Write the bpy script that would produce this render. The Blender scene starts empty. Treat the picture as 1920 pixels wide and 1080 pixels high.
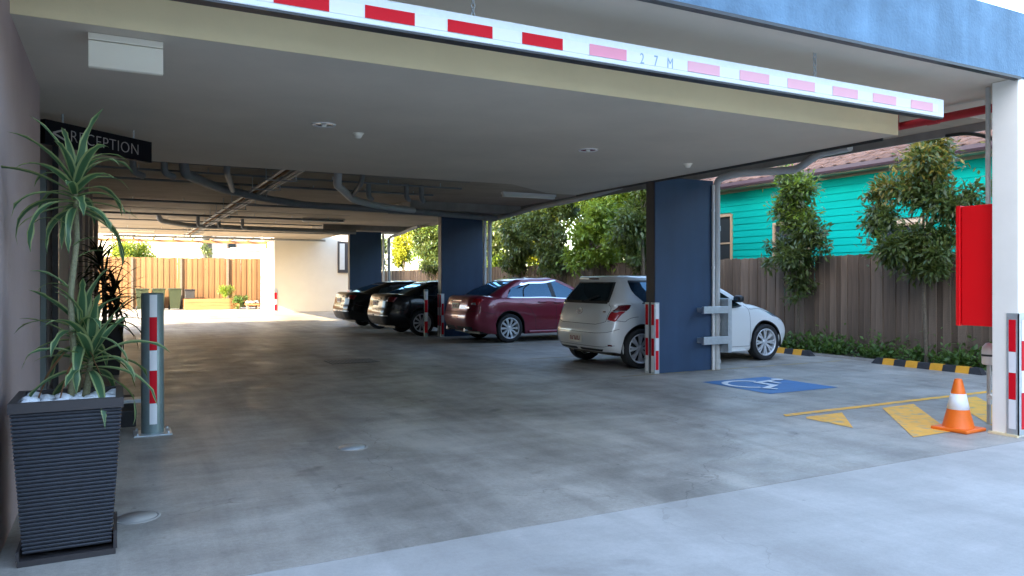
import bpy, bmesh, math, random
import numpy as np
from mathutils import Vector, Matrix

# ------------------------------------------------------------------ camera, sky, sun, exposure
scene = bpy.context.scene
COL = scene.collection
R = math.radians
random.seed(7); RNG = np.random.default_rng(7)

cam_data = bpy.data.cameras.new('camera')
cam = bpy.data.objects.new('camera', cam_data); COL.objects.link(cam)
cam.location = (0, 0, 1.42)
cam.rotation_euler = (R(90), 0, R(-27.64))
cam_data.sensor_width = 36.0
cam_data.lens = 36.0 * 1411.4 / 1920.0
cam_data.shift_y = -14.8 / 1920.0
cam_data.clip_start = 0.05; cam_data.clip_end = 2000
scene.camera = cam

SUN_EL = 21.0
SUN_DIR = Vector((0.916, 0.40, 0)).normalized()          # horizontal travel of the light
world = bpy.data.worlds.new('World'); scene.world = world; world.use_nodes = True
wn = world.node_tree.nodes; wl = world.node_tree.links
sky = wn.new('ShaderNodeTexSky'); sky.sky_type = 'NISHITA'; sky.sun_disc = False
sky.sun_elevation = R(SUN_EL)
sky.sun_rotation = math.atan2(-SUN_DIR.x, -SUN_DIR.y)
sky.air_density = 1.0; sky.dust_density = 1.4; sky.ozone_density = 1.0
bg = wn['Background']; bg.inputs['Strength'].default_value = 0.15
wl.new(sky.outputs[0], bg.inputs[0])

sun_data = bpy.data.lights.new('sun', 'SUN'); sun_data.energy = 3.5; sun_data.angle = R(0.5)
sun_data.color = (1.0, 0.83, 0.58)
sun = bpy.data.objects.new('sun', sun_data); COL.objects.link(sun)
trav = Vector((SUN_DIR.x*math.cos(R(SUN_EL)), SUN_DIR.y*math.cos(R(SUN_EL)), -math.sin(R(SUN_EL))))
sun.rotation_euler = trav.to_track_quat('-Z', 'Y').to_euler()
sun.location = (-20, -10, 30)

vs = scene.view_settings
vs.view_transform = 'Standard'; vs.look = 'None'; vs.gamma = 1.0; vs.use_curve_mapping = False
vs.exposure = 3.36

# ------------------------------------------------------------------ materials
def mat(name, col, rough=0.6, metal=0.0, coat=0.0, var=None, bump=None, spec=None, sss=None, emit=None,
        alpha=None, col2=None, streak=None):
    """var=(scale, amount) brightness mottling; col2=(colour, scale, lo, hi) patches; bump=(scale, strength); streak=(sx,sy,sz,amount)"""
    m = bpy.data.materials.new(name); m.use_nodes = True
    n = m.node_tree.nodes; l = m.node_tree.links; p = n['Principled BSDF']
    p.inputs['Base Color'].default_value = (*col, 1); p.inputs['Roughness'].default_value = rough
    p.inputs['Metallic'].default_value = metal; p.inputs['Coat Weight'].default_value = coat
    p.inputs['Coat Roughness'].default_value = 0.04
    if spec is not None: p.inputs['Specular IOR Level'].default_value = spec
    tc = n.new('ShaderNodeTexCoord'); cur = None
    if col2:
        nz = n.new('ShaderNodeTexNoise'); nz.inputs['Scale'].default_value = col2[1]; nz.inputs['Detail'].default_value = 5
        l.new(tc.outputs['Object'], nz.inputs['Vector'])
        rp = n.new('ShaderNodeMapRange'); rp.inputs[1].default_value = col2[2]; rp.inputs[2].default_value = col2[3]
        l.new(nz.outputs[0], rp.inputs[0])
        mx = n.new('ShaderNodeMix'); mx.data_type = 'RGBA'
        mx.inputs[6].default_value = (*col, 1); mx.inputs[7].default_value = (*col2[0], 1)
        l.new(rp.outputs[0], mx.inputs[0]); cur = mx.outputs[2]
    def mult(cur, fac_socket, amount):
        rp = n.new('ShaderNodeMapRange'); rp.inputs[1].default_value = 0.25; rp.inputs[2].default_value = 0.75
        rp.inputs[3].default_value = 1 - amount; rp.inputs[4].default_value = 1 + amount
        l.new(fac_socket, rp.inputs[0])
        mx = n.new('ShaderNodeVectorMath'); mx.operation = 'SCALE'
        if cur is None: mx.inputs[0].default_value = col
        else: l.new(cur, mx.inputs[0])
        l.new(rp.outputs[0], mx.inputs['Scale']); return mx.outputs[0]
    if var:
        nz = n.new('ShaderNodeTexNoise'); nz.inputs['Scale'].default_value = var[0]; nz.inputs['Detail'].default_value = 6
        nz.inputs['Roughness'].default_value = 0.62
        l.new(tc.outputs['Object'], nz.inputs['Vector']); cur = mult(cur, nz.outputs[0], var[1])
    if streak:
        mp = n.new('ShaderNodeMapping'); mp.inputs['Scale'].default_value = streak[:3]
        l.new(tc.outputs['Object'], mp.inputs[0])
        nz = n.new('ShaderNodeTexNoise'); nz.inputs['Scale'].default_value = 1; nz.inputs['Detail'].default_value = 5
        l.new(mp.outputs[0], nz.inputs['Vector']); cur = mult(cur, nz.outputs[0], streak[3])
    if cur is not None: l.new(cur, p.inputs['Base Color'])
    if bump:
        nz = n.new('ShaderNodeTexNoise'); nz.inputs['Scale'].default_value = bump[0]; nz.inputs['Detail'].default_value = 4
        l.new(tc.outputs['Object'], nz.inputs['Vector'])
        b = n.new('ShaderNodeBump'); b.inputs['Strength'].default_value = bump[1]; b.inputs['Distance'].default_value = 0.02
        l.new(nz.outputs[0], b.inputs['Height']); l.new(b.outputs[0], p.inputs['Normal'])
    if emit: p.inputs['Emission Color'].default_value = (*emit[0], 1); p.inputs['Emission Strength'].default_value = emit[1]
    return m

def rnd_mat(name, c1, c2, rough=0.8, streak=None, bump=None):
    """colour differs from piece to piece (Object Info random)"""
    m = mat(name, c1, rough, streak=streak, bump=bump)
    n = m.node_tree.nodes; l = m.node_tree.links; p = n['Principled BSDF']
    oi = n.new('ShaderNodeObjectInfo'); mx = n.new('ShaderNodeMix'); mx.data_type = 'RGBA'
    mx.inputs[6].default_value = (*c1, 1); mx.inputs[7].default_value = (*c2, 1)
    l.new(oi.outputs['Random'], mx.inputs[0])
    src = p.inputs['Base Color'].links
    if src:
        sc = src[0].from_node; l.new(mx.outputs[2], sc.inputs[0])
    else: l.new(mx.outputs[2], p.inputs['Base Color'])
    return m

def leaf_mat(name, c1, c2, trans, rough=0.45, scale=1.3):
    m = bpy.data.materials.new(name); m.use_nodes = True
    n = m.node_tree.nodes; l = m.node_tree.links; p = n['Principled BSDF']
    gi = n.new('ShaderNodeNewGeometry'); mx = n.new('ShaderNodeMix'); mx.data_type = 'RGBA'
    mx.inputs[6].default_value = (*c1, 1); mx.inputs[7].default_value = (*c2, 1)
    l.new(gi.outputs['Random Per Island'], mx.inputs[0]); l.new(mx.outputs[2], p.inputs['Base Color'])
    p.inputs['Roughness'].default_value = rough
    t = n.new('ShaderNodeBsdfTranslucent'); t.inputs[0].default_value = (*trans, 1)
    ms = n.new('ShaderNodeMixShader'); ms.inputs[0].default_value = 0.38
    l.new(p.outputs[0], ms.inputs[1]); l.new(t.outputs[0], ms.inputs[2]); l.new(ms.outputs[0], n['Material Output'].inputs[0])
    return m

def glass_mat(name, tint, opacity, rough=0.02, ior=1.6, refl=(1, 1, 1)):
    m = bpy.data.materials.new(name); m.use_nodes = True
    n = m.node_tree.nodes; l = m.node_tree.links; n.remove(n['Principled BSDF'])
    tr = n.new('ShaderNodeBsdfTransparent'); tr.inputs[0].default_value = (*tint, 1)
    df = n.new('ShaderNodeBsdfDiffuse'); df.inputs[0].default_value = (0.012, 0.014, 0.016, 1)
    m1 = n.new('ShaderNodeMixShader'); m1.inputs[0].default_value = opacity
    l.new(tr.outputs[0], m1.inputs[1]); l.new(df.outputs[0], m1.inputs[2])
    gl = n.new('ShaderNodeBsdfGlossy'); gl.inputs['Roughness'].default_value = rough; gl.inputs['Color'].default_value = (*refl, 1)
    fr = n.new('ShaderNodeFresnel'); fr.inputs[0].default_value = ior
    m2 = n.new('ShaderNodeMixShader'); l.new(fr.outputs[0], m2.inputs[0])
    l.new(m1.outputs[0], m2.inputs[1]); l.new(gl.outputs[0], m2.inputs[2])
    l.new(m2.outputs[0], n['Material Output'].inputs[0]); return m

M = {}
def floor_mat(name, base, dark, rough):
    """trowelled concrete with blotches, fine grain, faint tyre scuffs"""
    m = bpy.data.materials.new(name); m.use_nodes = True
    n = m.node_tree.nodes; l = m.node_tree.links; p = n['Principled BSDF']
    tc = n.new('ShaderNodeTexCoord')
    def noise(scale, detail, vec=None, dist=0.0):
        z = n.new('ShaderNodeTexNoise'); z.inputs['Scale'].default_value = scale; z.inputs['Detail'].default_value = detail
        z.inputs['Roughness'].default_value = 0.65; z.inputs['Distortion'].default_value = dist
        l.new(vec or tc.outputs['Object'], z.inputs['Vector']); return z.outputs[0]
    def rng(s, a, b, c, d):
        r = n.new('ShaderNodeMapRange'); r.inputs[1].default_value = a; r.inputs[2].default_value = b
        r.inputs[3].default_value = c; r.inputs[4].default_value = d; l.new(s, r.inputs[0]); return r.outputs[0]
    def mul(a, b):
        k = n.new('ShaderNodeMath'); k.operation = 'MULTIPLY'; l.new(a, k.inputs[0]); l.new(b, k.inputs[1]); return k.outputs[0]
    big = rng(noise(0.5, 8, dist=1.1), 0.3, 0.7, 0.70, 1.16)
    mid = rng(noise(2.6, 8, dist=0.4), 0.3, 0.7, 0.86, 1.1)
    fine = rng(noise(38, 6), 0.3, 0.7, 0.9, 1.08)
    mp = n.new('ShaderNodeMapping'); mp.inputs['Scale'].default_value = (2.2, 0.22, 1); mp.inputs['Rotation'].default_value = (0, 0, R(-24))
    l.new(tc.outputs['Object'], mp.inputs[0])
    scuff = rng(noise(1.6, 7, mp.outputs[0], 0.6), 0.36, 0.62, 0.88, 1.04)
    mp2 = n.new('ShaderNodeMapping'); mp2.inputs['Scale'].default_value = (0.3, 3.0, 1); mp2.inputs['Rotation'].default_value = (0, 0, R(9))
    l.new(tc.outputs['Object'], mp2.inputs[0])
    scuff2 = rng(noise(1.5, 6, mp2.outputs[0], 0.4), 0.38, 0.64, 0.93, 1.03)
    spots = rng(noise(7.5, 3), 0.24, 0.31, 0.7, 1.0)
    # tyre-rubbed lanes running into the building, wandering a little
    sx = n.new('ShaderNodeSeparateXYZ'); l.new(tc.outputs['Object'], sx.inputs[0])
    wob = rng(noise(0.16, 3), 0.0, 1.0, -1.3, 1.3)
    ad = n.new('ShaderNodeMath'); ad.operation = 'ADD'; l.new(sx.outputs['X'], ad.inputs[0]); l.new(wob, ad.inputs[1])
    lane = None
    for xc, hw, dk in ((1.75, 0.34, 0.80), (3.25, 0.34, 0.80), (4.3, 0.28, 0.86), (5.75, 0.28, 0.86)):
        sb = n.new('ShaderNodeMath'); sb.operation = 'SUBTRACT'; l.new(ad.outputs[0], sb.inputs[0]); sb.inputs[1].default_value = xc
        ab = n.new('ShaderNodeMath'); ab.operation = 'ABSOLUTE'; l.new(sb.outputs[0], ab.inputs[0])
        q = rng(ab.outputs[0], hw*0.2, hw*1.7, dk, 1.0); lane = q if lane is None else mul(lane, q)
    grain = rng(noise(140, 4), 0.25, 0.75, 0.88, 1.12)
    vr = n.new('ShaderNodeTexVoronoi'); vr.feature = 'DISTANCE_TO_EDGE'; vr.inputs['Scale'].default_value = 0.32
    wv = n.new('ShaderNodeVectorMath'); wv.operation = 'ADD'; nzc = n.new('ShaderNodeTexNoise'); nzc.inputs['Scale'].default_value = 1.6; nzc.inputs['Detail'].default_value = 8
    l.new(tc.outputs['Object'], nzc.inputs['Vector']); l.new(tc.outputs['Object'], wv.inputs[0]); l.new(nzc.outputs['Color'], wv.inputs[1]); l.new(wv.outputs[0], vr.inputs['Vector'])
    crack = rng(vr.outputs['Distance'], 0.0, 0.0025, 0.72, 1.0)
    oil = rng(noise(1.15, 4, dist=0.3), 0.27, 0.36, 0.68, 1.0)
    f = mul(mul(mul(big, mid), mul(fine, scuff)), mul(spots, scuff2))
    f = mul(mul(f, lane), mul(grain, mul(crack, oil)))
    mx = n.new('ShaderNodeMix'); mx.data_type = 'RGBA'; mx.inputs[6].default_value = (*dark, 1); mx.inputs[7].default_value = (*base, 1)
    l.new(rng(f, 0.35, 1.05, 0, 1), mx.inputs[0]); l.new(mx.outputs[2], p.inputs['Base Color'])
    l.new(rng(noise(1.9, 6), 0.3, 0.7, rough - 0.1, rough + 0.16), p.inputs['Roughness'])
    p.inputs['Specular IOR Level'].default_value = 0.3
    b = n.new('ShaderNodeBump'); b.inputs['Strength'].default_value = 0.25; b.inputs['Distance'].default_value = 0.004
    l.new(noise(55, 5), b.inputs['Height']); l.new(b.outputs[0], p.inputs['Normal'])
    return m

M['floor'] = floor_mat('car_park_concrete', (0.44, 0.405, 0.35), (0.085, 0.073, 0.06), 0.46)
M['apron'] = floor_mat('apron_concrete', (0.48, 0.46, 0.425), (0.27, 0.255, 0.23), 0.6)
M['earth'] = mat('street_ground', (0.2, 0.19, 0.17), 0.9, var=(0.4, 0.3))
M['soil'] = mat('soil', (0.06, 0.045, 0.03), 0.95, var=(9, 0.4), bump=(30, 0.8))
M['soffit'] = mat('painted_soffit', (0.60, 0.53, 0.43), 0.75, var=(0.9, 0.09))
M['beam'] = mat('cream_beam', (0.80, 0.68, 0.42), 0.7, var=(1.4, 0.06), bump=(60, 0.05))
M['fascia'] = mat('blue_render', (0.115, 0.21, 0.305), 0.8, var=(2.6, 0.28), streak=(5, 5, 0.5, 0.2), bump=(40, 0.3))
M['slab'] = mat('raw_concrete', (0.42, 0.345, 0.255), 0.85, var=(1.1, 0.18), bump=(25, 0.2), streak=(0.5, 6, 1, 0.1))
M['drop'] = mat('raw_concrete_drop', (0.30, 0.28, 0.25), 0.85, var=(2, 0.16), streak=(6, 6, 0.6, 0.1))
M['pier'] = mat('mauve_render', (0.36, 0.275, 0.265), 0.8, var=(1.5, 0.08), bump=(70, 0.12))
M['wall_brown'] = mat('brown_render', (0.33, 0.26, 0.23), 0.8, var=(1.5, 0.1), bump=(60, 0.12))
M['white_wall'] = mat('white_render', (0.56, 0.52, 0.455), 0.75, var=(1.3, 0.05), bump=(70, 0.1))
M['cream_col'] = mat('cream_column_paint', (0.88, 0.86, 0.79), 0.6, var=(2, 0.04), bump=(80, 0.06))
M['blue'] = mat('blue_column_paint', (0.024, 0.058, 0.122), 0.5, var=(2, 0.12), streak=(4, 4, 0.4, 0.14), bump=(60, 0.08))
M['navy'] = mat('dark_end_colour', (0.012, 0.016, 0.028), 0.5)
M['pvc'] = mat('grey_pvc', (0.50, 0.50, 0.48), 0.45, var=(4, 0.08))
M['pvc_dark'] = mat('dusty_grey_pvc', (0.20, 0.21, 0.21), 0.5, var=(5, 0.15))
M['galv'] = mat('galvanised_steel', (0.52, 0.57, 0.60), 0.42, 0.6, var=(18, 0.12))
M['galv_paint'] = mat('grey_green_bollard_paint', (0.22, 0.29, 0.29), 0.36, 0.35, var=(7, 0.1))
M['alu'] = mat('painted_aluminium', (0.25, 0.30, 0.30), 0.4, 0.4)
M['alu_dark'] = mat('dark_frame', (0.03, 0.03, 0.032), 0.4)
M['red'] = mat('red_reflective_tape', (0.66, 0.004, 0.016), 0.55, spec=0.2)
M['pink'] = mat('glare_faded_red_tape', (0.86, 0.30, 0.40), 0.45)  # fading plus glare wash-out put into the tape colour
M['pink2'] = mat('pale_glare_faded_tape', (0.88, 0.44, 0.52), 0.45)  # same fading and painted-in glare, paler
M['white_tape'] = mat('white_reflective_tape', (0.82, 0.83, 0.84), 0.38)
M['bar'] = mat('clearance_bar_metal', (0.74, 0.79, 0.81), 0.4, 0.1, var=(30, 0.05))
M['bar_text'] = mat('pale_blue_letters', (0.30, 0.44, 0.56), 0.6)
M['black'] = mat('black_paint', (0.012, 0.012, 0.014), 0.45)
M['rubber'] = mat('black_rubber', (0.022, 0.022, 0.024), 0.75, var=(12, 0.25))
M['yellow_rub'] = mat('yellow_reflector', (0.72, 0.33, 0.02), 0.5, var=(10, 0.12))
M['yellow'] = mat('yellow_road_paint', (0.85, 0.43, 0.045), 0.7, var=(6, 0.12), col2=((0.40, 0.33, 0.2), 9, 0.52, 0.72))
M['yellow_worn'] = mat('worn_yellow_road_paint', (0.42, 0.33, 0.19), 0.75, col2=((0.27, 0.25, 0.22), 5, 0.42, 0.62))
M['blue_paint'] = mat('blue_bay_paint', (0.03, 0.15, 0.36), 0.6, var=(5, 0.15), col2=((0.12, 0.17, 0.25), 9, 0.62, 0.8))
M['white_paint'] = mat('white_road_paint', (0.72, 0.75, 0.78), 0.65, var=(9, 0.12))
M['orange'] = mat('orange_cone_pvc', (0.88, 0.17, 0.012), 0.45, var=(10, 0.06))
M['hose_red'] = mat('red_cabinet_enamel', (0.90, 0.004, 0.010), 0.4, coat=0.2)
M['pipe_red'] = mat('red_fire_pipe', (0.42, 0.02, 0.025), 0.5)
M['white_plastic'] = mat('white_plastic', (0.88, 0.84, 0.70), 0.5)
M['white_enamel'] = mat('white_enamel', (0.80, 0.78, 0.74), 0.4)
M['sign'] = mat('sign_black', (0.004, 0.003, 0.006), 0.5, spec=0.15)
M['sign_text'] = mat('sign_letters', (0.42, 0.38, 0.36), 0.45, 0.2)
M['planter'] = mat('charcoal_planter', (0.020, 0.022, 0.028), 0.42, var=(16, 0.2))
M['planter_rim'] = mat('planter_rim', (0.035, 0.030, 0.030), 0.5)
M['pebble'] = mat('white_pebble', (0.70, 0.72, 0.75), 0.6, var=(22, 0.15))
M['bark'] = mat('bark', (0.12, 0.095, 0.065), 0.9, var=(20, 0.35), bump=(40, 0.5))
M['cane'] = mat('plant_cane', (0.17, 0.16, 0.085), 0.75, var=(60, 0.3), bump=(90, 0.4))
M['leaf_g'] = leaf_mat('variegated_leaf_green', (0.040, 0.095, 0.045), (0.065, 0.14, 0.065), (0.08, 0.18, 0.05))
M['leaf_c'] = leaf_mat('variegated_leaf_cream_edge', (0.24, 0.31, 0.11), (0.33, 0.37, 0.17), (0.24, 0.30, 0.08))
M['leaf_dead'] = leaf_mat('withered_leaf', (0.22, 0.10, 0.05), (0.30, 0.16, 0.08), (0.2, 0.1, 0.03))
M['leaf_dk'] = leaf_mat('dark_strap_leaf', (0.020, 0.028, 0.016), (0.045, 0.05, 0.026), (0.05, 0.06, 0.02))
M['leaf_a'] = leaf_mat('glossy_tree_leaf', (0.035, 0.072, 0.022), (0.10, 0.13, 0.032), (0.17, 0.19, 0.03), 0.38)
M['leaf_b'] = leaf_mat('bright_tree_leaf', (0.085, 0.16, 0.022), (0.17, 0.24, 0.025), (0.34, 0.40, 0.03), 0.45)
M['leaf_tip'] = leaf_mat('bronze_new_leaf', (0.16, 0.13, 0.025), (0.26, 0.20, 0.03), (0.30, 0.22, 0.03), 0.4)
M['leaf_y'] = leaf_mat('yellow_green_leaf', (0.20, 0.23, 0.018), (0.33, 0.33, 0.022), (0.48, 0.48, 0.03), 0.5)
M['leaf_gc'] = leaf_mat('ground_cover_leaf', (0.045, 0.11, 0.022), (0.11, 0.19, 0.04), (0.14, 0.22, 0.03), 0.5)
M['paling'] = rnd_mat('weathered_paling', (0.095, 0.066, 0.045), (0.185, 0.135, 0.098), 0.9, streak=(14, 14, 0.9, 0.35), bump=(50, 0.4))
M['paling_y'] = rnd_mat('newer_paling', (0.14, 0.066, 0.023), (0.20, 0.105, 0.040), 0.85, streak=(14, 14, 0.9, 0.28), bump=(50, 0.3))
M['rail_wood'] = mat('fence_rail', (0.13, 0.10, 0.075), 0.9, streak=(1, 1, 12, 0.2))
M['sleeper'] = mat('timber_sleeper', (0.27, 0.125, 0.045), 0.85, streak=(1, 8, 8, 0.25))
M['teal'] = rnd_mat('teal_weatherboard', (0.0, 0.30, 0.25), (0.0, 0.34, 0.285), 0.85, streak=(3, 0.5, 3, 0.1))
M['teal'].node_tree.nodes['Principled BSDF'].inputs['Specular IOR Level'].default_value = 0.1
M['tile'] = rnd_mat('roof_tile', (0.115, 0.062, 0.046), (0.19, 0.11, 0.082), 0.85, bump=(30, 0.3))
M['gutter'] = mat('purple_brown_gutter', (0.085, 0.05, 0.065), 0.45)
M['trim_brown'] = mat('window_frame_tan', (0.42, 0.28, 0.17), 0.6)
M['soffit_tan'] = mat('eave_lining', (0.52, 0.42, 0.31), 0.7)
M['bin'] = mat('green_wheelie_bin', (0.022, 0.032, 0.014), 0.5)
M['glass_dark'] = glass_mat('sky_tinted_glass', (0.20, 0.25, 0.26), 0.72, ior=2.0, refl=(0.42, 0.74, 1.0))  # dark tint is the glass; blue gloss colour paints in the reflected sky
M['glass_clear'] = glass_mat('clear_glass', (0.55, 0.62, 0.60), 0.2)
M['house_pane'] = mat('dark_window_pane', (0.03, 0.035, 0.04), 0.08, spec=0.7)
M['far_wall'] = mat('far_cream_wall', (0.80, 0.74, 0.62), 0.8, var=(0.6, 0.05))
M['chrome'] = mat('chrome', (0.75, 0.76, 0.78), 0.12, 1.0)
M['alloy'] = mat('alloy_rim', (0.66, 0.68, 0.70), 0.32, 0.35, coat=0.3)
M['tyre'] = mat('tyre', (0.018, 0.018, 0.019), 0.75, var=(20, 0.2))
M['carwhite'] = mat('white_car_paint', (0.74, 0.745, 0.72), 0.3, coat=0.9)
M['carred'] = mat('dark_red_car_paint', (0.21, 0.008, 0.030), 0.28, 0.25, coat=1.0)
M['carblack'] = mat('black_car_paint', (0.005, 0.005, 0.006), 0.22, coat=0.35, spec=0.25)
M['plastic'] = mat('dark_plastic', (0.015, 0.015, 0.016), 0.5)
M['seam'] = mat('panel_gap', (0.02, 0.02, 0.02), 0.8)
M['seat'] = mat('grey_seat_cloth', (0.055, 0.055, 0.06), 0.9)
M['lamp_red'] = mat('red_lamp_lens', (0.38, 0.006, 0.012), 0.12, coat=0.8)
M['lamp_dk'] = mat('dark_red_lamp_lens', (0.12, 0.004, 0.006), 0.12, coat=0.8)
M['lamp_clear'] = mat('clear_lamp_lens', (0.30, 0.35, 0.40), 0.1, 0.5, coat=0.8)
M['plate'] = mat('number_plate', (0.72, 0.70, 0.62), 0.5)
M['plate_red'] = mat('plate_print', (0.25, 0.03, 0.04), 0.6)
M['diffuser'] = mat('light_diffuser', (0.78, 0.77, 0.68), 0.5)
M['mulch'] = mat('edge_concrete', (0.33, 0.31, 0.28), 0.85, var=(5, 0.2))

# ------------------------------------------------------------------ object helpers
def wloc(o):
    v = Vector((0, 0, 0))
    while o is not None: v += o.location; o = o.parent
    return v
def tag(o, label=None, cat=None, group=None, kind=None):
    if label: o['label'] = label
    if cat: o['category'] = cat
    if group: o['group'] = group
    if kind: o['kind'] = kind
    return o
def thing(name, label, cat, loc=(0, 0, 0), rz=0.0, group=None):
    o = bpy.data.objects.new(name, None); o.empty_display_size = 0.1; COL.objects.link(o)
    o.location = loc; o.rotation_euler = (0, 0, rz); return tag(o, label, cat, group)
def link(name, me, parent=None, loc=(0, 0, 0), rot=(0, 0, 0)):
    o = bpy.data.objects.new(name, me); COL.objects.link(o); o.parent = parent; o.location = loc; o.rotation_euler = rot
    return o
def mesh_np(name, V, Fc, mats, smooth=False, idx=None):
    me = bpy.data.meshes.new(name); V = np.asarray(V, dtype=np.float64)
    me.from_pydata(V.tolist(), [], [list(map(int, f)) for f in Fc])
    for m in (mats if isinstance(mats, (list, tuple)) else [mats]): me.materials.append(m)
    if idx is not None: me.polygons.foreach_set('material_index', np.asarray(idx, dtype=np.int32))
    if smooth: me.polygons.foreach_set('use_smooth', np.ones(len(me.polygons), dtype=bool))
    me.update(); return me

class MB:
    """collects shapes, then links them as ONE mesh object"""
    def __init__(s): s.v = []; s.f = []; s.mi = []; s.sm = []
    def add(s, V, Fc, mi=0, smooth=False):
        o = len(s.v); s.v += [tuple(map(float, p)) for p in V]
        for f in Fc: s.f.append([o + i for i in f]); s.mi.append(mi); s.sm.append(smooth)
        return s
    def box(s, lo, hi, mi=0, bev=0.0):
        x0, y0, z0 = lo; x1, y1, z1 = hi
        if bev <= 0:
            V = [(x0,y0,z0),(x1,y0,z0),(x1,y1,z0),(x0,y1,z0),(x0,y0,z1),(x1,y0,z1),(x1,y1,z1),(x0,y1,z1)]
            return s.add(V, [(3,2,1,0),(4,5,6,7),(0,1,5,4),(1,2,6,5),(2,3,7,6),(3,0,4,7)], mi)
        bm = bmesh.new(); bmesh.ops.create_cube(bm, size=1.0)
        for v in bm.verts: v.co = Vector(((x0+x1)/2+v.co.x*(x1-x0), (y0+y1)/2+v.co.y*(y1-y0), (z0+z1)/2+v.co.z*(z1-z0)))
        bmesh.ops.bevel(bm, geom=bm.edges[:], offset=bev, segments=2, profile=0.5, affect='EDGES')
        bm.verts.index_update()
        s.add([v.co for v in bm.verts], [[v.index for v in f.verts] for f in bm.faces], mi); bm.free(); return s
    def prism(s, pts, d, mi=0):
        """pts: planar loop of 3d points, d: extrusion vector"""
        n = len(pts); d = Vector(d); A = [Vector(p) for p in pts]; B = [p + d for p in A]
        s.add(A + B, [list(range(n))[::-1], list(range(n, 2*n))] + [(i, (i+1) % n, n+(i+1) % n, n+i) for i in range(n)], mi); return s
    def tube(s, path, r, n=10, mi=0, caps=True, smooth=True):
        P = [Vector(p) for p in path]; k = len(P); V = []; Fc = []
        rr = r if isinstance(r, (list, tuple)) else [r]*k
        prev = None
        for i in range(k):
            t = (P[min(i+1, k-1)] - P[max(i-1, 0)]).normalized()
            if prev is None:
                a = Vector((0, 0, 1)) if abs(t.z) < 0.9 else Vector((1, 0, 0)); u = t.cross(a).normalized()
            else: u = (prev - t*prev.dot(t)).normalized()
            prev = u; w = t.cross(u)
            for j in range(n):
                an = 2*math.pi*j/n; V.append(P[i] + (u*math.cos(an) + w*math.sin(an))*rr[i])
        for i in range(k-1):
            for j in range(n): Fc.append((i*n+j, i*n+(j+1) % n, (i+1)*n+(j+1) % n, (i+1)*n+j))
        s.add(V, Fc, mi, smooth)
        if caps:
            s.add(V[:n], [list(range(n))[::-1]], mi); s.add(V[-n:], [list(range(n))], mi)
        return s
    def lathe(s, prof, n=24, c=(0, 0, 0), axis='z', mi=0, smooth=True):
        V = []; Fc = []; k = len(prof)
        for (r, h) in prof:
            for j in range(n):
                a = 2*math.pi*j/n; x, y = r*math.cos(a), r*math.sin(a)
                p = (x, y, h) if axis == 'z' else ((x, h, y) if axis == 'y' else (h, x, y))
                V.append((p[0]+c[0], p[1]+c[1], p[2]+c[2]))
        for i in range(k-1):
            for j in range(n):
                q = (i*n+j, i*n+(j+1) % n, (i+1)*n+(j+1) % n, (i+1)*n+j)
                Fc.append(q if axis != 'y' else q[::-1])
        s.add(V, Fc, mi, smooth); return s
    def build(s, name, mats, parent=None, world=False, loc=None):
        V = np.array(s.v)
        if world and parent is not None: V = V - np.array(wloc(parent))
        if loc is not None: V = V - np.array(loc)
        me = mesh_np(name, V, s.f, mats, idx=s.mi)
        if any(s.sm):
            me.polygons.foreach_set('use_smooth', np.array(s.sm, dtype=bool)); me.update()
        return link(name, me, parent, loc if loc is not None else (0, 0, 0))
def box(name, lo, hi, m, parent=None, bev=0.0):
    """world-space box as one object"""
    return MB().box(lo, hi, bev=bev).build(name, m, parent, world=True)
def bend(path, r=0.12, n=5):
    """round the corners of a pipe path"""
    P = [Vector(p) for p in path]; out = [P[0]]
    for i in range(1, len(P)-1):
        a = (P[i-1]-P[i]); b = (P[i+1]-P[i]); rr = min(r, a.length*0.45, b.length*0.45)
        p0 = P[i] + a.normalized()*rr; p1 = P[i] + b.normalized()*rr
        for k in range(n+1):
            t = k/n; out.append(p0*(1-t)**2 + P[i]*2*t*(1-t) + p1*t*t)
    out.append(P[-1]); return out
def copy_tree(o, parent=None):
    c = o.copy(); COL.objects.link(c); c.parent = parent
    for ch in [q for q in ALLOBJ(o)]: copy_tree(ch, c)
    return c
def ALLOBJ(o): return [q for q in bpy.data.objects if q.parent == o]
def text_mesh(name, body, size, m, depth=0.004, spacing=1.0, xs=1.0, align='LEFT', offset=0.0):
    cu = bpy.data.curves.new(name, 'FONT'); cu.body = body; cu.size = size; cu.extrude = depth; cu.space_character = spacing
    cu.align_x = align; cu.resolution_u = 4; cu.offset = offset
    o = bpy.data.objects.new(name, cu); COL.objects.link(o)
    dg = bpy.context.evaluated_depsgraph_get(); me = bpy.data.meshes.new_from_object(o.evaluated_get(dg))
    bpy.data.objects.remove(o); me.materials.clear(); me.materials.append(m); me.name = name
    for v in me.vertices: v.co.x *= xs
    return me
# ------------------------------------------------------------------ ground
def struct(o, **k): return tag(o, kind='structure', **k)
struct(box('ground', (-400, -400, -0.3), (400, 400, -0.06), M['earth']))
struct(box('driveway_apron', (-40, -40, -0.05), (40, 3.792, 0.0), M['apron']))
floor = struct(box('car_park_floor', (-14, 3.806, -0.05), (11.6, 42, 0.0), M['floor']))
struct(box('joint_sealant', (-14, 3.7925, -0.05), (11.6, 3.8055, -0.002), M['mulch']))
struct(box('garden_bed', (11.62, 3.3, -0.05), (12.6, 42, 0.03), M['soil']))
struct(box('garden_edging', (11.603, 3.3, -0.04), (11.62, 42, 0.05), M['mulch']))
struct(box('neighbour_lawn', (12.6, 3.8, -0.05), (40, 80, 0.0), mat('lawn', (0.07, 0.10, 0.03), 0.9, var=(3, 0.3))))
struct(box('rear_ground', (-40, 42.02, -0.05), (12.55, 90, -0.005), mat('rear_yard_paving', (0.4, 0.37, 0.32), 0.9, var=(2, 0.2))))

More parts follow.
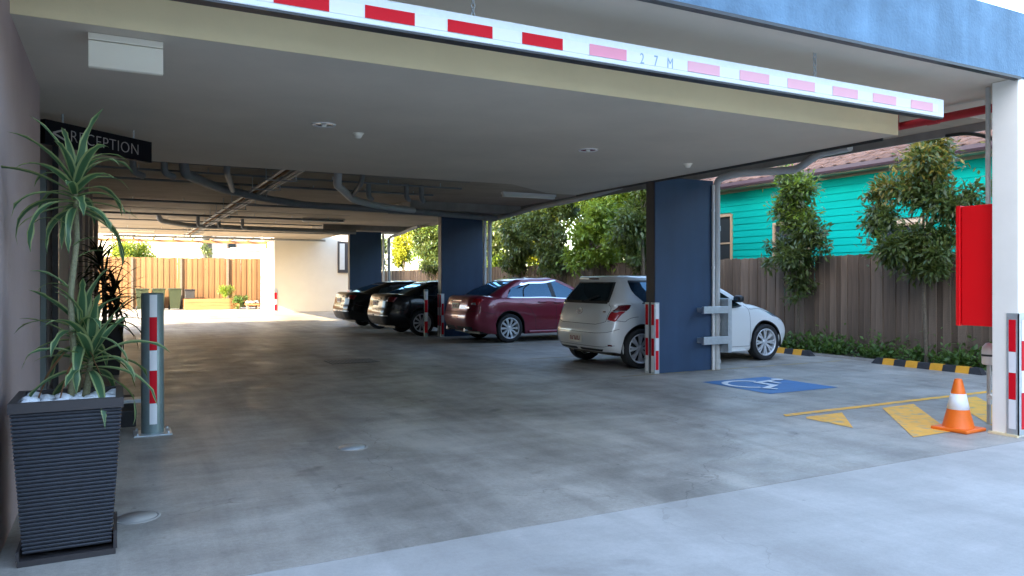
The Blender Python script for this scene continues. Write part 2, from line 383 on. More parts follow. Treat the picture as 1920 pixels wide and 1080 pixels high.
def sheet(name, poly, z, m, parent):
    n = len(poly); V = [(p[0], p[1], z) for p in poly]
    return MB().add(V, [list(range(n))]).build(name, m, parent, world=True)
# painted markings on the car park floor
sheet('painted_line', [(6.15, 5.61), (11.4, 5.61), (11.4, 5.71), (6.22, 5.71)], 0.004, M['yellow'], floor)
for y in (9.0, 11.78, 14.55, 20.3, 23.0):
    sheet('painted_line', [(6.55, y), (11.3, y), (11.3, y+0.09), (6.55, y+0.09)], 0.004, M['yellow_worn'], floor)
def clip_stripe(k0, k1, x0=6.25, ya=4.33, yb=5.5):
    P = [(ya+k0, ya), (ya+k1, ya), (yb+k1, yb), (yb+k0, yb)]
    out = []
    for i in range(4):
        a, b = P[i], P[(i+1) % 4]
        ia, ib = a[0] >= x0, b[0] >= x0
        if ia: out.append(a)
        if ia != ib:
            t = (x0-a[0])/(b[0]-a[0]); out.append((x0, a[1]+t*(b[1]-a[1])))
    return out
for k in (0.82, 2.02, 3.21, 4.4):
    sheet('hatch_stripe', clip_stripe(k, k+0.55), 0.004, M['yellow'], floor)
pad = sheet('accessible_bay_pad', [(7.19, 6.81), (8.43, 6.81), (8.40, 8.05), (7.19, 8.05)], 0.004, M['blue_paint'], floor)
# wheelchair symbol: up is +X, right is -Y
def sym(a, b): return (7.19 + b*1.02, 8.05 - a*1.02)
def stroke(pts, w):
    V = []; Fc = []
    P = [Vector(sym(*p)) for p in pts]
    for i, p in enumerate(P):
        t = (P[min(i+1, len(P)-1)] - P[max(i-1, 0)]).normalized(); nn = Vector((-t.y, t.x))*w/2
        V += [(p.x+nn.x, p.y+nn.y, 0.008), (p.x-nn.x, p.y-nn.y, 0.008)]
    for i in range(len(P)-1): Fc.append((2*i, 2*i+1, 2*i+3, 2*i+2))
    return V, Fc
symb = MB()
arc = [(0.47+0.31*math.cos(R(a)), 0.40+0.31*math.sin(R(a))) for a in range(118, 352, 9)]
arc2 = [(0.47+0.31*math.cos(R(a)), 0.40+0.31*math.sin(R(a))) for a in range(118, 352, 9)]
zl = 0.008
for pts, w in ((arc2, 0.085), ([(0.36, 0.95), (0.42, 0.62)], 0.10), ([(0.385, 0.60), (0.73, 0.60)], 0.09), ([(0.70, 0.645), (0.88, 0.27)], 0.09),
               ([(0.84, 0.28), (1.0, 0.36)], 0.075), ([(0.39, 0.80), (0.64, 0.80)], 0.07)):
    V, Fc = stroke(pts, w); zl += 0.0012; symb.add([(v[0], v[1], zl) for v in V], Fc)
hc = sym(0.34, 1.06); symb.add([(hc[0]+0.085*math.cos(2*math.pi*i/20), hc[1]+0.085*math.sin(2*math.pi*i/20), zl) for i in range(20)], [list(range(20))])
symb.build('wheelchair_symbol', M['white_paint'], pad, world=True)

# floor covers
def cover(x, y, r, label, m):
    t = thing('drain_cover', label, 'drain cover', (x, y, 0))
    MB().lathe([(0.001, 0.006), (r*0.86, 0.006), (r*0.86, 0.002)], 32).build('lid', m, t)
    MB().lathe([(r*0.88, 0.002), (r*0.88, 0.005), (r, 0.005), (r, -0.002)], 32).build('ring', M['mulch'], t)
cover(1.76, 6.29, 0.13, 'pale round inspection cover set in the concrete of the driveway', M['galv'])
cover(0.10, 5.03, 0.13, 'dull round inspection cover with stained surround near the ribbed planter', M['mulch'])
gt = thing('floor_grate', 'dark rectangular drain grate in the car park floor', 'drain grate', (3.62, 12.95, 0))
MB().box((-0.42, -0.3, -0.002), (0.42, 0.3, 0.003)).build('grate_pit', M['black'], gt)
for i in range(14):
    MB().box((-0.40+i*0.06, -0.28, 0.0035), (-0.37+i*0.06, 0.28, 0.009)).build('grate_bar', M['pvc_dark'], gt)

# ------------------------------------------------------------------ the car park building
bld = thing('car_park_building', 'low car park building with grey soffit, cream beam and blue rendered fascia', 'building', (-1.5, 6, 0))
def part(name, lo, hi, m, bev=0): return box(name, lo, hi, m, bld, bev)
part('entry_wall', (-3, 3.9, -0.02), (-0.54, 6.94, 3.249), M['pier'])
part('skirting', (-3, 6.941, -0.01), (-0.56, 6.96, 0.1), M['alu_dark'])
part('reception_back_wall', (-3, 6.96, -0.01), (-1.5, 9.2, 3.249), M['wall_brown'])
part('side_wall', (-3, 9.2, -0.02), (-0.545, 22.2, 3.299), M['wall_brown'])
part('end_pier', (-1.4, 22.2, -0.02), (-0.46, 22.9, 3.298), M['wall_brown'])
for yy in (11.0, 13.6, 16.2, 18.8): part('pilaster', (-0.546, yy, -0.01), (-0.49, yy+0.35, 3.297), M['wall_brown'])
part('fascia', (-3, 3.88, 3.252), (14, 3.92, 3.83), M['fascia'])
part('fascia_drip_edge', (-3, 3.874, 3.228), (7.2, 3.935, 3.2515), M['alu_dark'])
part('front_soffit', (-0.54, 3.92, 3.252), (9.1, 5.08, 3.5), M['soffit'])
part('beam', (-0.54, 5.08, 2.928), (7.2, 5.092, 3.251), M['beam'])
poly = [(-0.9, 5.0925), (7.2, 5.0925), (7.2, 11.3), (6.62, 11.3), (5.5, 10.5), (-0.9, 10.6)]
MB().prism([(x, y, 2.93) for x, y in poly], (0, 0, 0.32)).build('suspended_ceiling', M['soffit'], bld, world=True)
part('ceiling_edge_angle', (7.201, 5.26, 2.90), (7.215, 11.3, 2.975), M['alu_dark'])
part('slab', (-0.9, 5.241, 3.30), (9.1, 28, 3.6), M['slab'])
part('slab', (-0.9, 28, 3.3005), (8.2, 34.4, 3.6), M['slab'])
part('slab_edge_form', (9.1005, 5.0, 3.20), (9.14, 28, 3.62), M['drop'])
part('column_capital', (6.1, 16.8, 3.10), (9.05, 18.45, 3.299), M['drop'])
part('column_capital', (6.1, 25.3, 3.12), (9.05, 26.95, 3.299), M['drop'])
for yy in (13.2, 21.6, 29.6):
    part('ceiling_joint', (-0.9, yy, 3.292), (6.0, yy+0.03, 3.3005), M['drop'])
part('rear_wall', (6.15, 34.4, -0.02), (9.95, 38.05, 3.6), M['white_wall'])
part('added_upper_storey', (-12, 3.9, 3.25), (-0.54, 12.5, 10.5), M['pier'])  # unseen, added to shade the driveway and the teal house
part('added_shade_wing', (-16, -16, -0.02), (-9, 3.9, 14.5), M['pier'])  # out-of-view block added to keep the low sun off the driveway
part('added_shade_tower', (-12, 3.9, 10.5), (-5, 12.5, 15), M['pier'])  # unseen height added so the teal house stays in shade
part('added_low_wing', (-7, 9.2, -0.02), (-3.001, 22.9, 3.9), M['wall_brown'])  # unseen, kept low so sunlight passes over to the trees
# unseen houses behind the camera, added to close off the low sky
for k, (x0, x1, h) in enumerate(((-34, -14, 8.5), (-13, 6, 7.5), (7, 24, 9.0), (25, 44, 8.0))):
    t = thing('added_street_house', 'added unseen house across the street, closing off the low sky', 'house', ((x0+x1)/2, -26, 0), group='added houses across the street')
    MB().box((x0, -36, 0), (x1, -26, h-2)).build('wall', M['wall_brown'], t, world=True)
    MB().prism([(x0-0.4, -36.4, h-1.99), (x0-0.4, -25.6, h-1.99), (x0-0.4, -31, h+1.5)], (x1-x0+0.8, 0, 0)).build('roof', M['drop'], t, world=True)
    for i in range(4):
        a = x0+1.5+i*(x1-x0-3)/3.6
        w = MB().box((a, -25.998, 1.0), (a+1.4, -25.94, 2.4)).build('window', M['trim_brown'], t, world=True)
        MB().box((a+0.08, -25.939, 1.08), (a+1.32, -25.93, 2.32)).build('pane', M['house_pane'], w, world=True)
# reception doorway in the far jamb of the recess
dr = thing('reception_door', 'grey aluminium glazed door in the recess beside the mauve wall', 'door', (-0.8, 9.1, 0))
for x0, x1, m in ((-1.5, -1.44, 'alu'), (-0.755, -0.655, 'alu')):
    MB().box((x0, 9.08, 0.0), (x1, 9.19, 2.55)).build('door_frame', M[m], dr, world=True)
MB().box((-1.44, 9.08, 2.47), (-0.755, 9.19, 2.55)).build('door_head', M['alu'], dr, world=True)
MB().box((-1.44, 9.12, 0.02), (-0.755, 9.135, 2.47)).build('pane', M['glass_clear'], dr, world=True)
MB().box((-0.60, 9.1, 0.0), (-0.546, 9.195, 2.9)).build('dark_frame', M['alu_dark'], dr, world=True)
hd = MB().box((-0.74, 9.05, 0.95), (-0.70, 9.08, 1.35)).build('handle', M['alu_dark'], dr, world=True)
# gable box above recess ceiling is the suspended ceiling itself

# ------------------------------------------------------------------ columns
def tape_strip(parent, runs, quad):
    """quad(z0,z1) -> box corners; runs list of (z0,z1,red?)"""
    for z0, z1, red in runs:
        lo, hi = quad(z0, z1)
        MB().box(lo, hi).build('reflective_strip', M['red'] if red else M['white_tape'], parent, world=True)
RUN_A = [(0.03, 0.27, 0), (0.272, 0.535, 1), (0.537, 0.735, 0), (0.737, 1.05, 1)]
RUN_B = [(0.06, 0.35, 1), (0.352, 0.54, 0), (0.542, 0.83, 1), (0.832, 1.06, 0)]
def blade_column(y, top, label, fullguards):
    t = thing('blade_column', label, 'column', (7.2, y, 0), group='navy blade columns of the car park')
    MB().box((7.2, y+0.001, -0.02), (8.35, y+0.22, top), bev=0.006).build('shaft', M['blue'], t, world=True)
    MB().box((7.193, y+0.010, 0.0), (7.1995, y+0.21, top-0.004)).build('dark_end_sheet', M['navy'], t, world=True)  # dark sheet over the narrow end face of the shaft
    for (yy, near) in ((y, True), (y+0.22, False)):
        g = MB()
        if near:
            g.box((7.183, y-0.010, 0.0), (7.27, y-0.002, 1.08)); g.box((7.183, y-0.0018, 0.0), (7.192, y+0.085, 1.08))
        else:
            g.box((7.183, y+0.135, 0.0), (7.192, y+0.222, 1.08)); g.box((7.183, y+0.2222, 0.0), (7.27, y+0.230, 1.08))
        go = g.build('corner_guard', M['galv'], t, world=True)
        ya, yb = (y+0.008, y+0.070) if near else (y+0.150, y+0.212)
        tape_strip(go, RUN_A, lambda a, b: ((7.180, ya, a), (7.1828, yb, b)))
        if near: tape_strip(go, RUN_B, lambda a, b: ((7.200, y-0.0130, a), (7.255, y-0.0102, b)))
    return t
blade_column(9.08, 2.99, 'navy blade column beside the accessible bay, with steel rails round its pipes', True)
blade_column(17.56, 3.10, 'navy blade column standing between the maroon sedan and a black car', True)
blade_column(26.0, 3.12, 'navy blade column standing in front of the plain white rear wall', True)
t = thing('front_column', 'cream square column with red and white corner guards beside the orange cone', 'column', (7.4, 4.0, 0))
MB().box((7.2, 3.9, -0.02), (7.75, 4.13, 3.25), bev=0.006).build('shaft', M['cream_col'], t, world=True)
go = MB().box((7.190, 3.885, 0.02), (7.1985, 3.995, 1.12)).box((7.190, 3.884, 0.02), (7.30, 3.8985, 1.12)).build('corner_guard', M['galv'], t, world=True)
tape_strip(go, [(0.07, 0.335, 0), (0.337, 0.578, 1), (0.58, 0.768, 0), (0.77, 1.06, 1)], lambda a, b: ((7.187, 3.915, a), (7.1898, 3.975, b)))
tape_strip(go, [(0.07, 0.40, 1), (0.402, 0.60, 0), (0.602, 0.87, 1), (0.872, 1.06, 0)], lambda a, b: ((7.225, 3.880, a), (7.285, 3.8838, b)))
MB().box((7.17, 3.89, 0.0), (7.1985, 4.15, 0.02)).build('base_skirt', M['beam'], t, world=True)
tg = thing('wall_corner_guard', 'short red and white corner guard on the edge of the white rear wall', 'corner guard', (6.15, 34.4, 0))
go = MB().box((6.13, 34.375, 0.02), (6.25, 34.397, 1.05)).build('angle', M['galv'], tg, world=True)
tape_strip(go, [(0.07, 0.335, 1), (0.337, 0.578, 0), (0.58, 0.868, 1)], lambda a, b: ((6.135, 34.37, a), (6.245, 34.3745, b)))

# rails round the pipes of the first column
t = thing('pipe_guard', 'galvanised steel rail guard round the pipes on the navy column', 'guard rail', (8.3, 9.0, 0))
for z0, z1 in ((0.90, 1.01), (0.42, 0.54)):
    MB().box((8.0, 8.90, z0), (8.50, 8.955, z1), bev=0.006).build('rail', M['galv'], t, world=True)
    MB().box((8.02, 8.9555, z0+0.02), (8.10, 9.08, z1-0.02)).build('bracket', M['galv'], t, world=True)
MB().box((8.501, 8.905, 0.28), (8.58, 9.17, 1.13), bev=0.005).build('end_plate', M['galv'], t, world=True)
# downpipes
def pipe(name, label, path, r, m, cat='pipe', rad=0.14, collars=(), group=None):
    p0 = path[0]; t = thing(name, label, cat, p0, group=group)
    MB().tube(bend(path, rad), r, 12).build('tube', m, t, world=True)
    for (a, b) in collars: MB().tube([a, b], r*1.18, 12).build('collar', m, t, world=True)
    return t
pipe('downpipe', 'thick grey downpipe inside the steel guard, running out under the slab edge', [(8.44, 9.10, 0), (8.44, 9.10, 3.03), (8.55, 8.75, 3.08), (9.05, 8.05, 3.08), (8.95, 7.55, 3.24), (8.9, 7.0, 3.24)], 0.056, M['pvc'], collars=[((8.44, 9.10, 2.2), (8.44, 9.10, 2.28)), ((8.44, 9.10, 0.1), (8.44, 9.10, 0.16)), ((8.44, 9.10, 0.74), (8.44, 9.10, 0.80))])
pipe('downpipe', 'thin pale conduit pipe against the navy column, beside the thick grey downpipe', [(8.325, 9.052, 0), (8.325, 9.052, 2.92)], 0.024, M['white_enamel'], collars=[((8.325, 9.052, z), (8.325, 9.052, z+0.04)) for z in (0.6, 1.6, 2.5)])
pipe('downpipe', 'grey downpipe beside the maroon sedan, bending along the slab edge', [(8.62, 17.72, 0), (8.62, 17.72, 3.0), (8.75, 17.0, 3.05), (8.62, 15.4, 3.1), (8.66, 13.2, 3.15), (8.7, 12.0, 3.25)], 0.055, M['pvc'])
pipe('downpipe', 'pale conduit pipe standing against the column by the maroon sedan', [(8.42, 17.6, 0), (8.42, 17.6, 3.08)], 0.045, M['white_enamel'])
pipe('downpipe', 'grey downpipe on the column in front of the white wall, bending to the trees', [(8.66, 26.1, 0), (8.66, 26.1, 2.95), (8.8, 25.4, 3.05), (8.8, 23.5, 3.2)], 0.055, M['pvc'])
pipe('downpipe', 'pale conduit pipe on the column in front of the white rear wall', [(8.42, 26.02, 0), (8.42, 26.02, 3.08)], 0.045, M['white_enamel'])
pipe('downpipe', 'thin grey riser pipe above the red cabinet, behind the cream column', [(7.33, 4.24, 2.14), (7.33, 4.24, 3.25)], 0.022, M['pvc'])

# ------------------------------------------------------------------ ceiling services
GRP = 'pipes under the rear slab'
ORD = ['first', 'second', 'third', 'fourth', 'fifth', 'sixth', 'seventh', 'eighth', 'ninth', 'tenth', 'eleventh']
pipe('drain_pipe', 'dark drain pipe snaking across the rear ceiling to the middle navy column', [(0.9, 12.7, 3.3), (0.93, 12.82, 3.08), (1.65, 14.4, 3.06), (2.67, 15.7, 3.05), (3.65, 16.45, 3.04), (4.9, 16.5, 3.03), (6.06, 16.6, 3.02), (8.6, 17.3, 3.0)], 0.075, M['pvc_dark'], rad=0.3)
pipe('drain_pipe', 'short dark branch pipe dropping from the slab into the snaking drain pipe', [(1.5, 12.3, 3.3), (1.5, 12.45, 3.12), (1.85, 14.5, 3.06)], 0.05, M['pvc_dark'])
pipe('drain_pipe', 'grey drain pipe with a large swan neck, left of the concrete column capital', [(3.3, 12.6, 3.29), (3.32, 12.8, 3.06), (4.17, 14.9, 3.05), (4.93, 15.85, 3.04), (6.05, 16.45, 3.03)], 0.072, M['pvc'], rad=0.35)
pipe('drain_pipe', 'grey branch pipe stub joining the swan neck drain pipe', [(3.75, 12.7, 3.29), (3.8, 13.0, 3.12), (4.1, 14.7, 3.07)], 0.045, M['pvc_dark'])
pipe('drain_pipe', 'dark drain pipe with several bends near the yard end of the ceiling', [(1.0, 23.4, 3.3), (1.07, 23.7, 3.12), (1.9, 25.1, 3.1), (4.05, 25.3, 3.08), (7.2, 25.25, 3.06)], 0.075, M['pvc_dark'], rad=0.3)
for x, y, lab in ((0.2, 12.6, 'stub pipe under the slab right behind the RECEPTION sign'), (0.62, 12.5, 'stub pipe between the RECEPTION sign and the snaking drain pipe'),
                  (2.1, 24.0, 'stub pipe near the yard, nearest the bundled cable tray'), (2.7, 24.2, 'stub pipe near the yard, second from the bundled cable tray'), (3.4, 24.4, 'stub pipe near the yard, third from the bundled cable tray'),
                  (4.3, 14.2, 'stub pipe beside the swan neck drain pipe'), (5.0, 14.0, 'stub pipe midway between the swan neck pipe and the concrete capital'), (5.35, 14.1, 'stub pipe nearest the concrete capital of the middle column')):
    pipe('drop_pipe', lab, [(x, y, 3.3), (x, y, 3.04), (x+0.14, y+0.25, 3.02)], 0.05, M['pvc_dark'], rad=0.1, group=GRP)
for i, (y, z, r) in enumerate(((13.6, 3.22, 0.018), (15.1, 3.24, 0.022), (18.9, 3.22, 0.024), (22.4, 3.2, 0.03), (25.0, 3.22, 0.02), (29.0, 3.2, 0.025), (33.6, 3.18, 0.045))):
    t = pipe('conduit', (ORD[i]+' thin conduit across the rear slab, counting from the smooth ceiling' if y < 30 else 'thick straight pipe across the ceiling over the yard opening'), [(-0.52, y, z), (8.2 if y > 28 else 6.0, y, z)], r, M['pvc_dark'], 'conduit', group='conduits across the rear slab' if y < 30 else None)
    for k in range(6): MB().tube([(0.3+k*1.05, y, z), (0.3+k*1.05, y, 3.3)], 0.01, 6).build('hanger', M['galv'], t, world=True)
pipe('conduit', 'light grey conduit across the slab just past the smooth ceiling', [(2.6, 12.0, 3.24), (6.0, 11.85, 3.24)], 0.022, M['pvc'], 'conduit')
t = thing('cable_tray', 'cable tray with bundled pipes running along the rear ceiling', 'cable tray', (2.3, 10.7, 3.1))
for k, (x, z, r, m) in enumerate(((2.22, 3.10, 0.028, 'pvc'), (2.32, 3.11, 0.022, 'sleeper'), (2.42, 3.09, 0.03, 'pvc_dark'), (2.55, 3.12, 0.02, 'pvc'))):
    MB().tube([(x, 10.75, z), (x, 31, z)], r, 8).build('pipe_run', M[m], t, world=True)
for k in range(14): MB().box((2.12, 11.3+k*1.4, 3.045), (2.64, 11.34+k*1.4, 3.065)).build('cross_bar', M['pvc_dark'], t, world=True)
for k in range(14):
    for x in (2.14, 2.62): MB().tube([(x, 11.32+k*1.4, 3.06), (x, 11.32+k*1.4, 3.3)], 0.008, 6).build('hanger', M['galv'], t, world=True)
def batten(x0, x1, y, z, label):
    t = thing('batten_light', label, 'light', ((x0+x1)/2, y, z))
    MB().box((x0, y-0.06, z+0.02), (x1, y+0.06, z+0.07)).build('housing', M['white_enamel'], t, world=True)
    MB().box((x0+0.02, y-0.05, z-0.03), (x1-0.02, y+0.05, z+0.0199), bev=0.012).build('diffuser', M['diffuser'], t, world=True)
batten(7.2, 8.5, 14.2, 3.22, 'unlit batten light on the slab above the maroon sedan')
batten(4.9, 6.2, 23.0, 3.22, 'unlit batten light under the slab, before the column by the white wall')
batten(-0.1, 1.2, 30.5, 3.2, 'unlit batten light near the yard opening above the timber fence')
for x, y, lab in ((1.77, 7.31, 'round recessed ceiling downlight nearer the RECEPTION sign'), (4.83, 7.32, 'round recessed ceiling downlight nearer the navy column')):
    t = thing('downlight', lab, 'light', (x, y, 2.93), group='ceiling downlights')
    MB().lathe([(0.088, -0.002), (0.11, -0.012), (0.115, -0.004), (0.115, 0.0)], 24).build('trim_ring', M['white_enamel'], t)
    MB().lathe([(0.087, -0.003), (0.05, 0.0), (0.001, -0.0005)], 24).build('reflector', M['chrome'], t)
    MB().lathe([(0.001, -0.03), (0.022, -0.026), (0.026, -0.004)], 12).build('lamp', M['diffuser'], t)
for x, y, lab in ((2.19, 7.59, 'small white sensor dome beside a ceiling downlight'), (6.55, 7.59, 'small white sensor dome near the outer edge of the smooth ceiling')):
    t = thing('ceiling_sensor', lab, 'sensor', (x, y, 2.93), group='ceiling sensors')
    MB().lathe([(0.001, -0.055), (0.03, -0.05), (0.045, -0.02), (0.05, -0.008)], 16).build('dome', M['white_plastic'], t)
    MB().lathe([(0.05, -0.008), (0.06, -0.006), (0.06, 0.0)], 16).build('base', M['white_plastic'], t)
t = thing('emergency_light', 'blank cream box light fixed under the front beam', 'light', (0.05, 5.3, 2.9))
MB().box((-0.16, 5.243, 2.72), (0.255, 5.29, 2.882), bev=0.006).build('housing', M['white_plastic'], t, world=True)
MB().box((-0.16, 5.246, 2.887), (0.255, 5.29, 2.9285), bev=0.004).build('mounting_rail', M['white_plastic'], t, world=True)
# reception sign, hung at 45 degrees
ang = math.atan2(8.64-7.82, 0.29+0.59)
t = thing('reception_sign', 'black hanging sign reading RECEPTION in thin grey letters with an arrow', 'sign', (-0.59, 7.82, 2.63), rz=ang)
MB().box((0, -0.03, 0.0), (1.205, 0.03, 0.215), bev=0.003).build('panel', M['sign'], t)
for x in (0.2, 1.0): MB().tube([(x, 0, 0.214), (x, 0, 0.30)], 0.008, 8).build('hanger', M['galv'], t)
me = text_mesh('lettering', 'RECEPTION', 0.155, M['sign_text'], 0.002, 1.06, 0.93, offset=-0.0028)
link('lettering', me, t, (0.245, -0.0325, 0.055), (R(90), 0, 0))
arrow = MB()
for a, b in (((0.20, 0.155), (0.075, 0.105)), ((0.075, 0.105), (0.20, 0.058))):
    A = Vector((a[0], -0.033, a[1])); B = Vector((b[0], -0.033, b[1])); d = (B-A).normalized(); nn = Vector((-d.z, 0, d.x))*0.008
    arrow.prism([A+nn, A-nn, B-nn, B+nn], (0, -0.002, 0))
arrow.build('arrow', M['sign_text'], t)

# clearance bar on chains
t = thing('clearance_bar', 'long white clearance bar with red stripes hung on chains, marked 2 7 M', 'height bar', (3.2, 4.2, 2.9))
MB().box((-0.35, 4.2, 2.885), (6.59, 4.29, 3.045), bev=0.006).build('rail', M['bar'], t, world=True)
MB().box((-0.35, 4.203, 2.872), (6.58, 4.285, 2.8845)).build('lower_edge', M['alu_dark'], t, world=True)
MB().box((-0.3, 4.1965, 2.918), (6.5, 4.1995, 2.992)).build('white_tape', M['white_tape'], t, world=True)
xs = [0.24, 0.745, 1.25, 1.76, 2.27, 2.78, 3.62, 4.12, 4.62, 5.13, 5.62, 6.12]
for i, x in enumerate([-0.26] + xs):
    m = M['red'] if x < 2.6 else (M['pink'] if x < 3.0 else M['pink2'])
    MB().box((x, 4.193, 2.918), (x+0.30, 4.1963, 2.992)).build('stripe', m, t, world=True)
for ch, x in (('2', 3.195), ('7', 3.315), ('M', 3.43)):
    me = text_mesh('character', ch, 0.105, M['bar_text'], 0.0008, 1, 0.72); link('character', me, t, (x-3.2, 4.1955-4.2, 2.918-2.9), (R(90), 0, 0))
for x in (1.95, 4.98):
    ch = MB(); z = 3.045; k = 0
    while z < 3.24:
        pts = [(0.012*math.cos(a), 0.019*math.sin(a)) for a in [2*math.pi*q/10 for q in range(11)]]
        path = [((x+p[0], 4.245, z+0.016+p[1]) if k % 2 == 0 else (x, 4.245+p[0], z+0.016+p[1])) for p in pts]
        ch.tube(path, 0.0045, 6, caps=False); z += 0.031; k += 1
    ch.build('chain', M['galv'], t, world=True)
# red fire pipe and black cable past the ceiling edge
t = pipe('fire_pipe', 'red fire service pipe under the slab, beyond the end of the clearance bar', [(7.75, 4.3, 3.14), (7.75, 5.6, 3.14), (7.55, 6.2, 3.14), (7.55, 12, 3.16)], 0.045, M['pipe_red'], collars=[((7.75, 5.0, 3.14), (7.75, 5.12, 3.14))])
MB().tube([(7.66, 5.45, 3.12), (7.66, 5.45, 3.27)], 0.045, 10).tube([(7.6, 5.45, 3.14), (7.75, 5.45, 3.14)], 0.045, 10).build('elbow', M['pipe_red'], t, world=True)
pipe('cable', 'black cable sagging under the slab edge behind the cream column', [(9.0, 5.7, 3.19), (8.75, 5.3, 3.13), (8.4, 4.9, 3.0), (8.2, 4.6, 2.86)], 0.022, M['black'], 'cable', rad=0.3)
# rear wall cabinet
t = thing('service_cabinet', 'tall framed service cabinet on the white rear wall by the far navy column', 'cabinet', (9.3, 34.3, 1.75))
MB().box((8.95, 34.28, 1.75), (9.6, 34.39, 3.2), bev=0.01).build('case', M['planter_rim'], t, world=True)
MB().box((9.02, 34.255, 1.9), (9.25, 34.279, 3.1)).build('door', M['pvc'], t, world=True)

t = thing('pergola', 'timber pergola frame over the yard opening, before the golden fence', 'pergola', (2.5, 36, 0))
MB().box((-1.2, 36.2, 3.08), (6.14, 36.28, 3.2)).build('front_beam', M['sleeper'], t, world=True)
for k in range(10): MB().box((-1.0+k*0.78, 34.42, 3.2005), (-0.94+k*0.78, 36.4, 3.29)).build('rafter', M['sleeper'], t, world=True)
for x in (-1.15, ): MB().box((x, 36.2, 0), (x+0.09, 36.28, 3.0795)).build('post', M['sleeper'], t, world=True)
MB().box((6.06, 36.2, 2.9), (6.145, 36.28, 3.0795)).build('wall_bracket', M['sleeper'], t, world=True)
# ------------------------------------------------------------------ cars
def herm(P, seg_n, mirror0=False, mirror1=False):
    """P: (n, ..., 3) control points along axis 0; non-uniform Catmull-Rom sampled seg_n[i] times per span"""
    P = np.asarray(P, float); n = P.shape[0]
    d = np.sqrt(((P[1:]-P[:-1])**2).sum(-1)) + 1e-6            # (n-1, ...)
    T = np.zeros_like(P)
    for i in range(n):
        if i == 0:
            if mirror0:
                T[i] = (P[1]-P[0])/d[0][..., None]; T[i][..., 0] = 0; T[i][..., 2] = 0
            else: T[i] = (P[1]-P[0])/d[0][..., None]
        elif i == n-1:
            T[i] = (P[-1]-P[-2])/d[-1][..., None]
            if mirror1: T[i][..., 0] = 0; T[i][..., 2] = 0
        else:
            a = (P[i]-P[i-1])/d[i-1][..., None]; b = (P[i+1]-P[i])/d[i][..., None]
            w = d[i-1]/(d[i-1]+d[i]); T[i] = a*(1-w)[..., None] + b*w[..., None]
    out = []; par = []
    for i in range(n-1):
        k = seg_n[i]
        for s in range(k):
            t = s/k; h00 = 2*t**3-3*t**2+1; h10 = t**3-2*t**2+t; h01 = -2*t**3+3*t**2; h11 = t**3-t**2
            out.append(h00*P[i] + h10*T[i]*d[i][..., None] + h01*P[i+1] + h11*T[i+1]*d[i][..., None]); par.append(i+t)
    out.append(P[-1]); par.append(n-1.0)
    return np.array(out), np.array(par)

